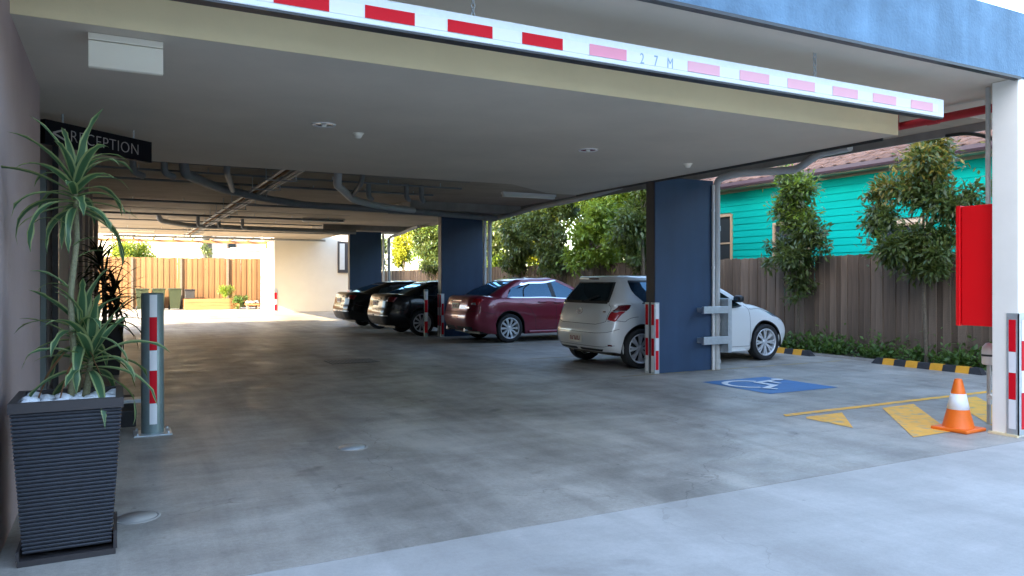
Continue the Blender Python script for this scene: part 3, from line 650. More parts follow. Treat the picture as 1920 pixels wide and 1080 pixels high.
class CarBody:
    def __init__(s, S):
        s.S = S; K = len(S['lev']); C = np.zeros((K, 16, 3))
        for k, q in enumerate(S['lev']):
            xr, xf, w = q['xr'], q['xf'], q['w']; zr, z5, z9, zf = q['z']
            gh = k >= 7
            xs = q['xs']                                  # x5..x10
            ca = S.get('corner', 1.0)
            if not gh:
                rear = [(0, 0), (0.008, .42), (0.035*ca, .74), (0.12*ca, .93), (0.34, .99)]
            else:
                rear = [(0, 0), (0.004, .40), (0.018, .72), (0.06, .90), (0.17, .985)]
            for c, (dx, wy) in enumerate(rear): C[k, c] = (xr+dx, w*wy, zr)
            C[k, 4, 2] = zr*0.45 + z5*0.55
            for c in range(5, 10):
                t = (c-5)/4; C[k, c] = (xs[c-5], w, z5*(1-t)+z9*t)
            if not gh and k != 6:
                fr = [(xs[5], .995, .25), (xf-0.48, .975, .6), (xf-0.21, .88, .9), (xf-0.085, .66, 1), (xf-0.022, .35, 1), (xf, 0, 1)]
            elif k == 6:
                fr = [(xs[5], .985, .5), (xf-0.22, .93, .8), (xf-0.10, .78, .95), (xf-0.04, .56, 1), (xf-0.01, .28, 1), (xf, 0, 1)]
            else:
                fr = [(xs[5], .955, .6), (xf-0.125, .84, .9), (xf-0.07, .66, 1), (xf-0.03, .44, 1), (xf-0.008, .22, 1), (xf, 0, 1)]
            for i, (x, wy, f) in enumerate(fr): C[k, 10+i] = (x, w*wy, z9*(1-f)+zf*f)
        s.C = C
        den = S.get('den', 0.03)
        segc = [max(2, int(np.linalg.norm(C[3, i+1]-C[3, i])/den)) for i in range(15)]
        cols, cp = herm(np.swapaxes(C, 0, 1), segc, True, True)      # (nc, K, 3)
        cols = np.swapaxes(cols, 0, 1)
        rows = []; rp = []
        nseg = [2, 3, 4, 4, 4, 4, 4, 1, 5, 5, 2, 4, 4]
        for (a, b) in ((0, 7), (7, 8), (8, 10), (10, K-1)):
            r, p = herm(cols[a:b+1], nseg[a:b]); p = p+a
            if rows: r = r[1:]; p = p[1:]
            rows.append(r); rp.append(p)
        D = np.concatenate(rows); s.rp = np.concatenate(rp); s.cp = cp
        # wheel arches: squeeze each column's lower rows above the arch
        k6 = int(np.argmin(abs(s.rp-6))); i3 = int(np.argmin(abs(s.rp-3)))
        for xw, zw, Ra in S['arch']:
            for j in range(D.shape[1]):
                x = D[i3, j, 0]
                if cp[j] < 3.2 or cp[j] > 12.8: continue
                dx = abs(x-xw)
                if dx >= Ra: continue
                za = zw + math.sqrt(Ra*Ra-dx*dx)
                col = D[:k6+1, j].copy(); z = col[:, 2]; z0 = z[0]; z1 = z[-1]
                if za <= z0+0.01: continue
                zz = np.maximum.accumulate(z + np.arange(len(z))*1e-6)
                for r in range(k6):
                    f = r/k6; zn = za + (z1-za)*f
                    zn = max(zn, z[r]) if z[r] > za + 0.25 else zn
                    D[r, j, 0] = np.interp(zn, zz, col[:, 0]); D[r, j, 1] = max(np.interp(zn, zz, col[:, 1]), 0.0); D[r, j, 2] = zn
                D[0, j, 1] = max(D[0, j, 1]-0.035, 0)
        s.D = D
        du = np.gradient(D, axis=0); dv = np.gradient(D, axis=1); N = np.cross(dv, du)
        N /= np.linalg.norm(N, axis=-1, keepdims=True)+1e-9
        s.N = N
        if N[i3, np.argmin(abs(cp-7)), 1] < 0: s.N = -N
        s.flip = False
    def ev(s, k, c, off=0.0):
        r = np.interp(k, s.rp, np.arange(len(s.rp))); q = np.interp(c, s.cp, np.arange(len(s.cp)))
        i = min(int(r), len(s.rp)-2); j = min(int(q), len(s.cp)-2); a = r-i; b = q-j
        def bl(A): return (A[i, j]*(1-a)*(1-b)+A[i+1, j]*a*(1-b)+A[i, j+1]*(1-a)*b+A[i+1, j+1]*a*b)
        n = bl(s.N); n = n/(np.linalg.norm(n)+1e-9)
        return bl(s.D)+n*off
    def cells(s, name, m, parent, cond, sides=(-1, 1), off=0.0, smooth=True):
        """mesh of the grid cells for which cond(level, column) holds"""
        D = s.D + s.N*off; nr, nc = D.shape[:2]
        rc = (s.rp[1:]+s.rp[:-1])/2; cc = (s.cp[1:]+s.cp[:-1])/2
        V = []; Fc = []
        for sd in sides:
            o = len(V); A = D.copy(); A[..., 1] *= sd
            V += A.reshape(-1, 3).tolist()
            for i in range(nr-1):
                for j in range(nc-1):
                    if cond(rc[i], cc[j]):
                        q = (o+i*nc+j, o+i*nc+j+1, o+(i+1)*nc+j+1, o+(i+1)*nc+j)
                        Fc.append(q if sd < 0 else q[::-1])
        V = np.array(V); used = np.unique(np.array(Fc).ravel()); mp = -np.ones(len(V), int); mp[used] = np.arange(len(used))
        V = V[used]; Fc = mp[np.array(Fc)]
        # merge the centre line
        key = {}; rem = np.arange(len(V))
        for i, v in enumerate(V):
            if abs(v[1]) < 1e-5:
                kk = (round(v[0], 5), round(v[2], 5)); rem[i] = key.setdefault(kk, i)
        Fc = rem[Fc]; F2 = []
        for f in Fc:
            g = [f[0]]
            for q in f[1:]:
                if q != g[-1] and q != g[0]: g.append(q)
            if len(g) >= 3 and len(set(g)) == len(g): F2.append(g)
        return link(name, mesh_np(name, V, F2, m, smooth), parent)
    def patch(s, name, m, parent, quad, n=8, off=0.006, sides=(-1, 1), one=True):
        """quad: 4 (level, col) corners, edge back to surface"""
        out = []
        for sd in sides:
            V = []; Fc = []
            for i in range(n+1):
                for j in range(n+1):
                    u, v = i/n, j/n
                    k = (1-u)*((1-v)*quad[0][0]+v*quad[1][0]) + u*((1-v)*quad[3][0]+v*quad[2][0])
                    c = (1-u)*((1-v)*quad[0][1]+v*quad[1][1]) + u*((1-v)*quad[3][1]+v*quad[2][1])
                    e = -0.004 if i in (0, n) or j in (0, n) else off
                    p = s.ev(k, c, e); V.append((p[0], p[1]*sd, p[2]))
            for i in range(n):
                for j in range(n):
                    q = (i*(n+1)+j, i*(n+1)+j+1, (i+1)*(n+1)+j+1, (i+1)*(n+1)+j); Fc.append(q if sd > 0 else q[::-1])
            out.append(link(name, mesh_np(name, V, Fc, m, True), parent))
        return out
    def seam(s, mb, pts, w=0.007, off=0.0012, sides=(-1, 1), n=14):
        P = []
        for a, b in zip(pts[:-1], pts[1:]):
            for t in range(n): P.append((a[0]+(b[0]-a[0])*t/n, a[1]+(b[1]-a[1])*t/n))
        P.append(pts[-1]); X = np.array([s.ev(k, c, off) for k, c in P])
        nn = np.array([(s.ev(k, c, 0.05)-s.ev(k, c, 0)) for k, c in P]); t = np.gradient(X, axis=0)
        b = np.cross(t, nn); b /= np.linalg.norm(b, axis=1, keepdims=True)+1e-9
        for sd in sides:
            V = []; 
            for x, q in zip(X, b): V += [x+q*w/2, x-q*w/2]
            V = [(v[0], v[1]*sd, v[2]) for v in V]
            mb.add(V, [(2*i, 2*i+1, 2*i+3, 2*i+2) for i in range(len(X)-1)])

def make_wheel(parent, x, y, r, rr, nsp, side, style):
    hub = bpy.data.objects.new('wheel', None); COL.objects.link(hub); hub.parent = parent; hub.location = (x, y, r)
    hub.empty_display_size = 0.05
    o = side   # +1: outer face to +y
    w = 0.095
    prof = [(rr-0.01, -w), (r*0.93, -w*1.0), (r*0.985, -w*0.86), (r, -w*0.6), (r, w*0.6), (r*0.985, w*0.86), (r*0.93, w*1.03), (rr+0.012, w*0.98), (rr-0.01, w*0.80)]
    MB().lathe([(a, b*o) for a, b in prof], 44, axis='y').build('tyre', M['tyre'], hub)
    rim = MB()
    lip = [(rr+0.004, 0.080), (rr+0.006, 0.090), (rr-0.010, 0.092), (rr-0.022, 0.070), (rr-0.030, -0.05)]
    rim.lathe([(a, b*o) for a, b in lip], 44, axis='y')
    rim.lathe([(0.001, 0.068*o), (0.03, 0.066*o), (0.055, 0.058*o), (0.06, 0.03*o)], 20, axis='y')
    for i in range(nsp):
        a0 = 2*math.pi*i/nsp
        offs = (-0.085, 0.085) if style == 'twin' else (0,)
        for da in offs:
            a = a0+da*1.6; ri, ro = 0.045, rr-0.012
            wi, wo = (0.013, 0.017) if style == 'twin' else (0.016, 0.027)
            ai = a0+da*0.7
            ca, sa = math.cos(a), math.sin(a); ci, si = math.cos(ai), math.sin(ai)
            V = []
            for (rad, wd, cx, sx, d) in ((ri, wi, ci, si, 0.060), (ri+(ro-ri)*0.55, (wi+wo)/2, (ca+ci)/2, (sa+si)/2, 0.074), (ro, wo, ca, sa, 0.070)):
                for (s2, dd) in ((-1, 0), (1, 0), (1, -0.035), (-1, -0.035)):
                    V.append((rad*cx - sx*wd*s2*(1 if dd == 0 else 0.8), (d+dd)*o, rad*sx + cx*wd*s2*(1 if dd == 0 else 0.8)))
            Fc = []
            for q in range(2):
                for e in range(4): Fc.append((q*4+e, q*4+(e+1) % 4, (q+1)*4+(e+1) % 4, (q+1)*4+e))
            rim.add(V, Fc)
    rim.build('rim', M['alloy'], hub)
    MB().lathe([(rr-0.03, -0.02*o), (rr*0.6, -0.0*o), (0.001, 0.0)], 24, axis='y').build('brake_disc', M['plastic'], hub)
    return hub

def seats(root, xs_front, x_rear, zs, top, rows=True):
    for y in (-0.37, 0.37):
        MB().box((xs_front, y-0.24, 0.35), (xs_front+0.5, y+0.24, zs), bev=0.05).box((xs_front-0.16, y-0.23, zs-0.1), (xs_front, y+0.23, top-0.24), bev=0.05).box((xs_front-0.16, y-0.12, top-0.21), (xs_front-0.06, y+0.12, top-0.04), bev=0.035).build('front_seat', M['seat'], root)
    b = MB().box((x_rear, -0.6, 0.35), (x_rear+0.45, 0.6, zs), bev=0.05).box((x_rear-0.16, -0.6, zs-0.1), (x_rear, 0.6, top-0.34), bev=0.05)
    for y in (-0.36, 0.36): b.box((x_rear-0.15, y-0.12, top-0.335), (x_rear-0.06, y+0.12, top-0.2), bev=0.03)
    b.build('rear_seat', M['seat'], root)

def build_car(name, label, S, paint, loc, group=None):
    root = thing(name, label, 'car', loc, group=group)
    B = CarBody(S)
    def is_glass(k, c):
        if not 8 < k < 10: return False
        return c < S['rg'] or 5 < c < 7 or 8 < c < 9 or c > 10.05
    def is_trim(k, c):
        if 7 < k < 8 and 4.97 < c < 9.03: return True
        if 10 < k < 10.5 and 4.97 < c < 9.2: return True
        return False
    def is_bp(k, c): return 8 < k < 10 and 7 < c < 8
    def is_low(k, c): return k < S.get('low', 1.0)
    B.cells('body', paint, root, lambda k, c: not (is_glass(k, c) or is_trim(k, c) or is_bp(k, c) or is_low(k, c)))
    B.cells('lower_trim', M['plastic'], root, is_low)
    for sd in (-1, 1):
        B.cells('belt_trim', S['trim'], root, lambda k, c: is_trim(k, c) and k < 9, (sd,))
        B.cells('window_trim', S['trim'], root, lambda k, c: is_trim(k, c) and k > 9, (sd,))
    for sd in (-1, 1): B.cells('door_pillar_trim', M['plastic'], root, is_bp, (sd,))
    B.cells('rear_window', S['rglass'], root, lambda k, c: is_glass(k, c) and c < 4, off=-0.004)
    B.cells('windscreen', M['glass_dark'], root, lambda k, c: is_glass(k, c) and c > 10, off=-0.004)
    for sd in (-1, 1):
        B.cells('side_window', M['glass_dark'], root, lambda k, c: is_glass(k, c) and 5 < c < 7, (sd,), -0.004)
        B.cells('side_window', M['glass_dark'], root, lambda k, c: is_glass(k, c) and 8 < c < 9, (sd,), -0.004)
    # rear glass black border
    seam = MB()
    B.seam(seam, [(8, 6.0), (10, 6.0)], 0.03, 0.0)                                # quarter light divider
    B.seam(seam, [(7, 7.5), (5, 7.5), (3, 7.5), (1.6, 7.5)])                       # between the doors
    B.seam(seam, [(7, 9.25), (5, 9.45), (3, 9.5), (1.6, 9.5)])                     # front door edge
    B.seam(seam, [(7, 5.75), (6, 5.6), (5.2, 5.42), (4.2, 5.9), (3, 6.1), (1.6, 6.15)])
    B.seam(seam, [(1.6, 6.15), (1.6, 7.5), (1.6, 9.5)])
    B.seam(seam, [(5.9, 9.5), (5.6, 10.6), (5.3, 11.6), (5.1, 12.4)])              # bonnet line
    for pts in S['seams']: B.seam(seam, pts)
    tag(seam.build('panel_gaps', M['seam'], root), kind='stuff')
    # border of the rear window
    fr = MB(); g = S['rg']
    B.seam(fr, [(8.0, 0), (8.0, g)], 0.05, 0.002); B.seam(fr, [(8.0, g), (10, g)], 0.05, 0.002); B.seam(fr, [(10, g), (10, 0)], 0.06, 0.002)
    fr.build('rear_window_border', M['plastic'], root)
    # handles, mirrors
    for sd in (-1, 1):
        for c in (6.45, 8.0):
            p = B.ev(5.35, c, 0.02); h = MB().box((p[0]-0.10, sd*p[1]-0.014, p[2]-0.016), (p[0]+0.10, sd*p[1]+0.014, p[2]+0.016), bev=0.012)
            h.build('door_handle', S.get('handle', paint), root)
        p = B.ev(8.3, 9.0, 0.0); x, y, z = p[0]-0.02, p[1], p[2]
        mm = MB().box((x-0.05, sd*(y+0.12)-0.09, z-0.02), (x+0.07, sd*(y+0.12)+0.09, z+0.10), bev=0.045)
        mo = mm.build('door_mirror', S.get('mirror', paint), root)
        MB().box((x, min(sd*(y-0.03), sd*(y+0.06)), z-0.015), (x+0.05, max(sd*(y-0.03), sd*(y+0.06)), z+0.02)).build('mirror_stalk', M['plastic'], mo)
        MB().box((x-0.054, sd*(y+0.12)-0.05, z+0.015), (x-0.0505, sd*(y+0.12)+0.05, z+0.07)).build('mirror_glass', M['chrome'], mo)
    # underside, wells
    L = S['L']; W = S['W']
    MB().box((0.35, -W*0.8, 0.20), (L-0.4, W*0.8, 0.30)).build('floor_pan', M['plastic'], root)
    for xw, zw, Ra in S['arch']:
        for sd in (-1, 1):
            V = []; n = 20; well = MB()
            for i in range(n+1):
                a = math.pi*(i/n)*1.16-0.08*math.pi
                for y in (W-0.012, W-0.30): V.append((xw+(Ra+0.004)*math.cos(a), sd*y, zw+(Ra+0.004)*math.sin(a)))
            well.add(V, [(2*i, 2*i+1, 2*i+3, 2*i+2) for i in range(n)])
            well.add([(xw-Ra, sd*(W-0.302), 0.2), (xw+Ra, sd*(W-0.302), 0.2), (xw+Ra, sd*(W-0.302), zw+Ra), (xw-Ra, sd*(W-0.302), zw+Ra)], [(0, 1, 2, 3)])
            well.build('wheel_arch_liner', M['plastic'], root)
    for xw, zw, Ra in S['arch']:
        for sd in (-1, 1): make_wheel(root, xw, sd*(W-0.098), S['tr'], S['rr'], S['nsp'], sd, S['style'])
    seats(root, S['sf'], S['sr'], 0.58, S['H']-0.10)
    MB().box((S['dash'], -0.68, 0.60), (S['dash']+0.45, 0.68, 0.93), bev=0.06).build('dashboard', M['plastic'], root)
    st = [(S['dash']-0.12+0.05*math.sin(a), 0.37+0.18*math.cos(a), 0.92+0.18*math.sin(a)) for a in [2*math.pi*i/20 for i in range(21)]]
    MB().tube(st, 0.014, 8, caps=False).build('steering_wheel', M['plastic'], root)
    return root, B

def plate(root, x, z, w=0.37, h=0.13, tilt=0.0, chars=6, y=0.0):
    p = MB().box((x-0.012, y-w/2, z-h/2), (x, y+w/2, z+h/2)).build('number_plate', M['plate'], root)
    g = MB()
    cw = w*0.8/chars
    for i in range(chars):                                 # illegible printed strokes
        y0 = y-w*0.4+i*cw
        hh = h*0.27
        g.box((x-0.0145, y0+cw*0.12, z-hh), (x-0.0122, y0+cw*0.34, z+hh))
        g.box((x-0.0145, y0+cw*0.34, z+hh*(0.5 if i % 2 else -0.9)), (x-0.0122, y0+cw*0.82, z+hh*(0.9 if i % 2 else -0.5)))
        if i % 3: g.box((x-0.0145, y0+cw*0.62, z-hh), (x-0.0122, y0+cw*0.82, z+hh*0.45))
    g.build('plate_characters', M['plate_red'], p)

def lev(xr, xf, w, z, xs): return dict(xr=xr, xf=xf, w=w, z=z, xs=xs)
# ---- white hatchback
L = 4.22; W = 0.87
lo = [0.80, 1.35, 1.95, 2.05, 3.0, 3.12]
HATCH = dict(L=L, W=W, H=1.51, rg=2.5, low=1.0, trim=M['plastic'], rglass=M['glass_dark'], tr=0.322, rr=0.236, nsp=8, style='twin', mirror=M['plastic'],
  sf=1.95, sr=1.0, dash=2.75, corner=1.25, den=0.022,
  arch=[(0.70, 0.325, 0.365), (3.44, 0.325, 0.365)],
  lev=[lev(0.20, L-0.30, 0.74, (0.24, 0.20, 0.20, 0.20), lo), lev(0.10, L-0.12, 0.815, (0.27, 0.19, 0.19, 0.19), lo),
       lev(0.025, L-0.03, 0.855, (0.40, 0.34, 0.34, 0.34), lo), lev(0.0, L, 0.87, (0.56, 0.54, 0.52, 0.50), lo),
       lev(0.045, L-0.045, 0.865, (0.72, 0.72, 0.70, 0.64), lo), lev(0.085, L-0.24, 0.85, (0.88, 0.87, 0.84, 0.78), lo),
       lev(0.115, L-0.66, 0.83, (0.97, 0.96, 0.92, 0.94), [0.80, 1.34, 1.95, 2.04, 2.98, 3.12]),
       lev(0.155, L-1.04, 0.805, (1.03, 1.035, 0.97, 1.02), [0.78, 1.30, 1.95, 2.04, 2.92, 3.02]),
       lev(0.165, L-1.06, 0.795, (1.06, 1.06, 0.99, 1.035), [0.80, 1.28, 1.95, 2.04, 2.88, 3.00]),
       lev(0.29, L-1.42, 0.715, (1.24, 1.24, 1.21, 1.26), [0.62, 1.22, 1.93, 2.02, 2.50, 2.62]),
       lev(0.395, L-1.85, 0.63, (1.385, 1.385, 1.41, 1.435), [0.60, 1.20, 1.90, 1.98, 2.10, 2.18]),
       lev(0.365, L-1.93, 0.60, (1.452, 1.445, 1.46, 1.462), [0.62, 1.18, 1.88, 1.96, 2.04, 2.12]),
       lev(0.50, L-2.15, 0.36, (1.487, 1.49, 1.50, 1.492), [0.80, 1.18, 1.80, 1.86, 1.92, 1.98]),
       lev(0.56, L-2.25, 0.0001, (1.495, 1.50, 1.508, 1.498), [0.85, 1.18, 1.75, 1.82, 1.88, 1.93])],
  seams=[[(3.95, 0), (3.95, 1.5), (4.25, 2.3), (5.6, 2.55), (7.6, 2.75)], [(3.1, 0), (3.1, 1.6), (3.2, 2.6), (3.55, 3.6)], [(1.7, 0), (1.7, 2.2), (1.9, 3.2)], [(3.55, 4.6), (4.25, 3.9), (4.4, 3.0), (4.3, 2.45)], [(3.2, 12.6), (4.4, 11.6)]])
car, B = build_car('parked_hatchback', 'white hatchback parked behind the navy column beside the accessible bay', HATCH, M['carwhite'], (6.73, 10.58, 0))
B.patch('tail_light', M['lamp_dk'], car, [(6.95, 4.5), (6.75, 3.55), (5.45, 2.6), (5.55, 3.95)], n=10, off=0.014)
B.patch('tail_light', M['lamp_red'], car, [(5.45, 2.6), (4.45, 2.38), (4.2, 3.1), (5.55, 3.95)], n=10, off=0.014)
B.patch('reversing_light', M['lamp_clear'], car, [(5.65, 2.9), (5.2, 2.7), (5.15, 3.2), (5.6, 3.4)], n=6, off=0.019)
B.patch('headlight', M['lamp_clear'], car, [(4.25, 13.0), (5.0, 12.5), (5.55, 11.2), (4.8, 11.3)], off=0.009)
B.patch('fog_lamp', M['plastic'], car, [(1.8, 13.2), (2.7, 13.3), (2.7, 12.7), (1.8, 12.6)], off=0.004)
B.patch('bumper_recess', M['carwhite'], car, [(1.95, 0.0), (2.95, 0.0), (2.95, 1.35), (1.95, 1.35)], off=-0.012)
B.patch('bumper_insert', M['plastic'], car, [(1.05, 0.0), (1.45, 0.0), (1.45, 2.3), (1.05, 2.1)], off=0.004)
B.patch('rear_reflector', M['lamp_dk'], car, [(1.75, 2.55), (2.0, 2.55), (2.0, 3.05), (1.75, 3.05)], n=4, off=0.006)
p = B.ev(2.45, 0.0); plate(car, p[0]-0.008, p[2])
p = B.ev(5.35, 0.0)
em = MB(); em.tube([(p[0]-0.012+0.02*math.sin(a)*0.6, 0.085*math.cos(a), p[2]+0.048*math.sin(a)) for a in [2*math.pi*i/20 for i in range(21)]], 0.007, 6, caps=False)
for yy in (-0.03, 0.03): em.tube([(p[0]-0.012, yy-0.016, p[2]-0.036), (p[0]-0.012, yy+0.016, p[2]+0.036)], 0.008, 6)
em.tube([(p[0]-0.012, -0.022, p[2]-0.004), (p[0]-0.012, 0.022, p[2]+0.004)], 0.006, 6); em.build('emblem', M['chrome'], car)
p = B.ev(5.4, 2.0); MB().box((p[0]-0.01, -p[1]-0.05, p[2]-0.014), (p[0]-0.002, -p[1]+0.06, p[2]+0.014)).build('model_badge', M['chrome'], car)
p = B.ev(7.7, 0.0, 0.015); q = B.ev(8.55, 1.2, 0.018)
MB().tube([(p[0], 0, p[2]), (q[0], -q[1], q[2])], 0.011, 6).lathe([(0.001, 0.0), (0.035, 0.0), (0.03, 0.03)], 10, (p[0], 0, p[2])).build('rear_wiper', M['plastic'], car)
p = B.ev(11, 0.0, 0.0); MB().box((p[0]-0.006, -0.14, p[2]-0.022), (p[0]+0.05, 0.14, p[2]+0.004), bev=0.004).build('high_brake_light', M['lamp_dk'], car)
for sd in (-1, 1): MB().box((1.3, sd*(W-0.03)-0.03, 0.19), (2.95, sd*(W-0.03)+0.03, 0.215), bev=0.008).build('sill', M['carwhite'], car)

# ---- sedans
def sedan_spec(L=4.73, W=0.89, H=1.50, trim=None, tr=0.328, rr=0.235, nsp=10, rear_round=1.3, den=0.028):
    lo = [1.05, 1.62, 2.18, 2.30, 3.30, 3.42]
    h = H-1.50
    return dict(L=L, W=W, H=H, rg=2.7, low=1.0, trim=trim or M['chrome'], rglass=M['glass_dark'], tr=tr, rr=rr, nsp=nsp, style='single',
      sf=2.15, sr=1.35, dash=3.0, corner=rear_round, den=den, handle=None,
      arch=[(1.02, 0.335, 0.375), (3.78, 0.335, 0.375)],
      lev=[lev(0.22, L-0.32, 0.76, (0.26, 0.20, 0.20, 0.20), lo), lev(0.12, L-0.14, 0.835, (0.28, 0.19, 0.19, 0.19), lo),
           lev(0.03, L-0.03, 0.875, (0.42, 0.34, 0.34, 0.34), lo), lev(0.0, L, 0.89, (0.58, 0.55, 0.53, 0.50), lo),
           lev(0.045, L-0.05, 0.885, (0.74, 0.73, 0.71, 0.64), lo), lev(0.085, L-0.22, 0.868, (0.93, 0.89, 0.86, 0.76), lo),
           lev(0.13, L-0.72, 0.845, (1.035, 0.975, 0.93, 0.92), [1.05, 1.6, 2.18, 2.29, 3.28, 3.44]),
           lev(0.50, L-1.24, 0.805, (1.055, 1.02, 0.985, 1.0), [0.98, 1.52, 2.18, 2.29, 3.20, 3.30]),
           lev(0.54, L-1.27, 0.79, (1.065, 1.04, 1.005, 1.015), [1.00, 1.42, 2.18, 2.29, 3.16, 3.27]),
           lev(0.86, L-1.68, 0.70, (1.235+h*.5, 1.20+h*.5, 1.21+h*.5, 1.24+h*.5), [1.10, 1.46, 2.16, 2.27, 2.76, 2.90]),
           lev(1.20, L-2.12, 0.61, (1.385+h, 1.315+h, 1.40+h, 1.42+h), [1.40, 1.66, 2.14, 2.24, 2.36, 2.48]),
           lev(1.28, L-2.22, 0.575, (1.425+h, 1.405+h, 1.445+h, 1.448+h), [1.52, 1.70, 2.10, 2.20, 2.30, 2.38]),
           lev(1.50, L-2.42, 0.36, (1.468+h, 1.475+h, 1.492+h, 1.480+h), [1.68, 1.78, 2.05, 2.12, 2.18, 2.22]),
           lev(1.60, L-2.52, 0.0001, (1.485+h, 1.49+h, 1.496+h, 1.486+h), [1.7, 1.78, 2.02, 2.08, 2.13, 2.17])],
      seams=[[(3.75, 0), (3.75, 1.9), (4.4, 2.3), (5.6, 2.6), (6.5, 2.9), (7.0, 2.95)], [(3.6, 4.4), (4.0, 3.6), (3.95, 2.9), (3.75, 1.9)]])
S = sedan_spec(); S['handle'] = M['carred']
car, B = build_car('parked_sedan', 'maroon sedan with chrome window trim parked between the white hatchback and a column', S, M['carred'], (6.86, 16.02, 0))
B.patch('tail_light', M['lamp_red'], car, [(5.75, 3.75), (5.6, 2.4), (4.75, 2.2), (4.55, 3.2)], off=0.010)
B.patch('reversing_light', M['lamp_clear'], car, [(5.0, 2.9), (4.95, 2.3), (4.7, 2.22), (4.6, 2.9)], n=5, off=0.014)
B.patch('headlight', M['lamp_clear'], car, [(4.3, 12.9), (4.9, 12.5), (5.3, 11.4), (4.7, 11.4)], off=0.008)
B.patch('exhaust_trim', M['plastic'], car, [(1.1, 0), (1.75, 0), (1.75, 2.7), (1.1, 2.5)], off=0.004)
p = B.ev(4.6, 0.0); plate(car, p[0]-0.006, p[2]-0.02)
p = B.ev(4.35, 1.75); MB().box((p[0]-0.008, -p[1]-0.12, p[2]-0.018), (p[0]-0.001, -p[1]+0.14, p[2]+0.014)).build('model_badge', M['chrome'], car)
p = B.ev(5.2, 0.0); MB().box((p[0]-0.016, -0.28, p[2]-0.02), (p[0]-0.001, 0.28, p[2]+0.012), bev=0.006).build('boot_garnish', M['chrome'], car)
for sd in (-1, 1): MB().box((1.5, sd*(S['W']-0.02)-0.03, 0.20), (3.35, sd*(S['W']-0.02)+0.03, 0.265), bev=0.02).build('side_skirt', M['carred'], car)
for sd in (-1, 1): MB().tube([(0.05, sd*0.5, 0.30), (0.25, sd*0.5, 0.30)], 0.045, 14).build('exhaust_tip', M['chrome'], car)
for nm, lab, yc, xr, W2, H2 in (('parked_sedan', 'black sedan parked just past the middle navy column', 18.93, 5.86, 0.87, 1.43), ('parked_sedan', 'black sedan parked nearest the white rear wall', 22.1, 5.74, 0.89, 1.41)):
    S = sedan_spec(4.6, W2, H2, M['plastic'], den=0.04, rear_round=1.1); S['handle'] = M['carblack']
    car, B = build_car(nm, lab, S, M['carblack'], (xr, yc, 0))
    B.patch('tail_light', M['lamp_dk'], car, [(5.7, 3.7), (5.6, 2.3), (4.7, 2.2), (4.6, 3.4)], off=0.010)
    p = B.ev(4.6, 0.0); plate(car, p[0]-0.006, p[2]-0.02)
    p = B.ev(5.25, 0.0); MB().box((p[0]-0.016, -0.34, p[2]-0.012), (p[0]-0.001, 0.34, p[2]+0.012), bev=0.006).build('boot_garnish', M['chrome'], car)
    B.patch('bumper_strip', M['chrome'], car, [(2.55, 0), (2.75, 0), (2.75, 3.2), (2.55, 3.2)], off=0.004)
# ------------------------------------------------------------------ fences
def paling_mesh(name, w, h, t, m, axis):
    """one sawn board with a slightly uneven top; axis 'y': runs along Y (faces X)"""
    a, b = w/2, t/2; e = random.uniform(-0.01, 0.01)
    pr = [(-a, 0), (a, 0), (a, h+e), (-a+0.004, h-e)]
    mb = MB()
    if axis == 'y': mb.prism([(-b, p[0], p[1]) for p in pr], (t, 0, 0))
    else: mb.prism([(p[0], -b, p[1]) for p in pr], (0, t, 0))
    return mesh_np(name, mb.v, mb.f, m)
def fence(label, p0, p1, h, m, pitch, w, post_every):
    t = thing('paling_fence', label, 'fence', ((p0[0]+p1[0])/2, (p0[1]+p1[1])/2, 0))
    c = wloc(t); ax = 'y' if abs(p1[1]-p0[1]) > abs(p1[0]-p0[0]) else 'x'
    Ms = [paling_mesh('paling', w*random.uniform(0.93, 1.03), h*random.uniform(0.992, 1.006), 0.016, m, ax) for _ in range(9)]
    Ln = abs((p1[1]-p0[1]) if ax == 'y' else (p1[0]-p0[0])); n = int(Ln/pitch)
    for i in range(n):
        s = (i+0.5)*pitch; j = (i % 2)*0.0175 + random.uniform(-0.0005, 0.0005)
        loc = (p0[0]-j, p0[1]+s, 0.04) if ax == 'y' else (p0[0]+s, p0[1]-j, 0.04)
        link('paling', random.choice(Ms), t, Vector(loc)-c, (random.uniform(-.004, .004) if ax == 'y' else 0, random.uniform(-.004, .004) if ax == 'x' else 0, 0))
    for z in (0.35, h*0.55, h-0.3):
        if ax == 'y': MB().box((p0[0]+0.012, p0[1], z), (p0[0]+0.05, p1[1], z+0.075)).build('rail', M['rail_wood'], t, world=True)
        else: MB().box((p0[0], p0[1]+0.012, z), (p1[0], p0[1]+0.05, z+0.075)).build('rail', M['rail_wood'], t, world=True)
    k = 0.6
    while k < Ln:
        if ax == 'y': MB().box((p0[0]+0.051, p0[1]+k, 0), (p0[0]+0.14, p0[1]+k+0.1, h-0.05)).build('post', M['rail_wood'], t, world=True)
        else: MB().box((p0[0]+k, p0[1]-0.09, 0), (p0[0]+k+0.1, p0[1]-0.025, h+0.02)).build('post', M['rail_wood'], t, world=True)
        k += post_every
    return t
fence('weathered brown paling fence behind the garden strip and the teal house', (12.3, 3.3), (12.3, 40.2), 1.86, M['paling'], 0.126, 0.142, 2.4)
fence('sunlit golden timber paling fence closing the far yard', (-6.5, 40.3), (12.25, 40.3), 2.48, M['paling_y'], 0.128, 0.142, 2.15)

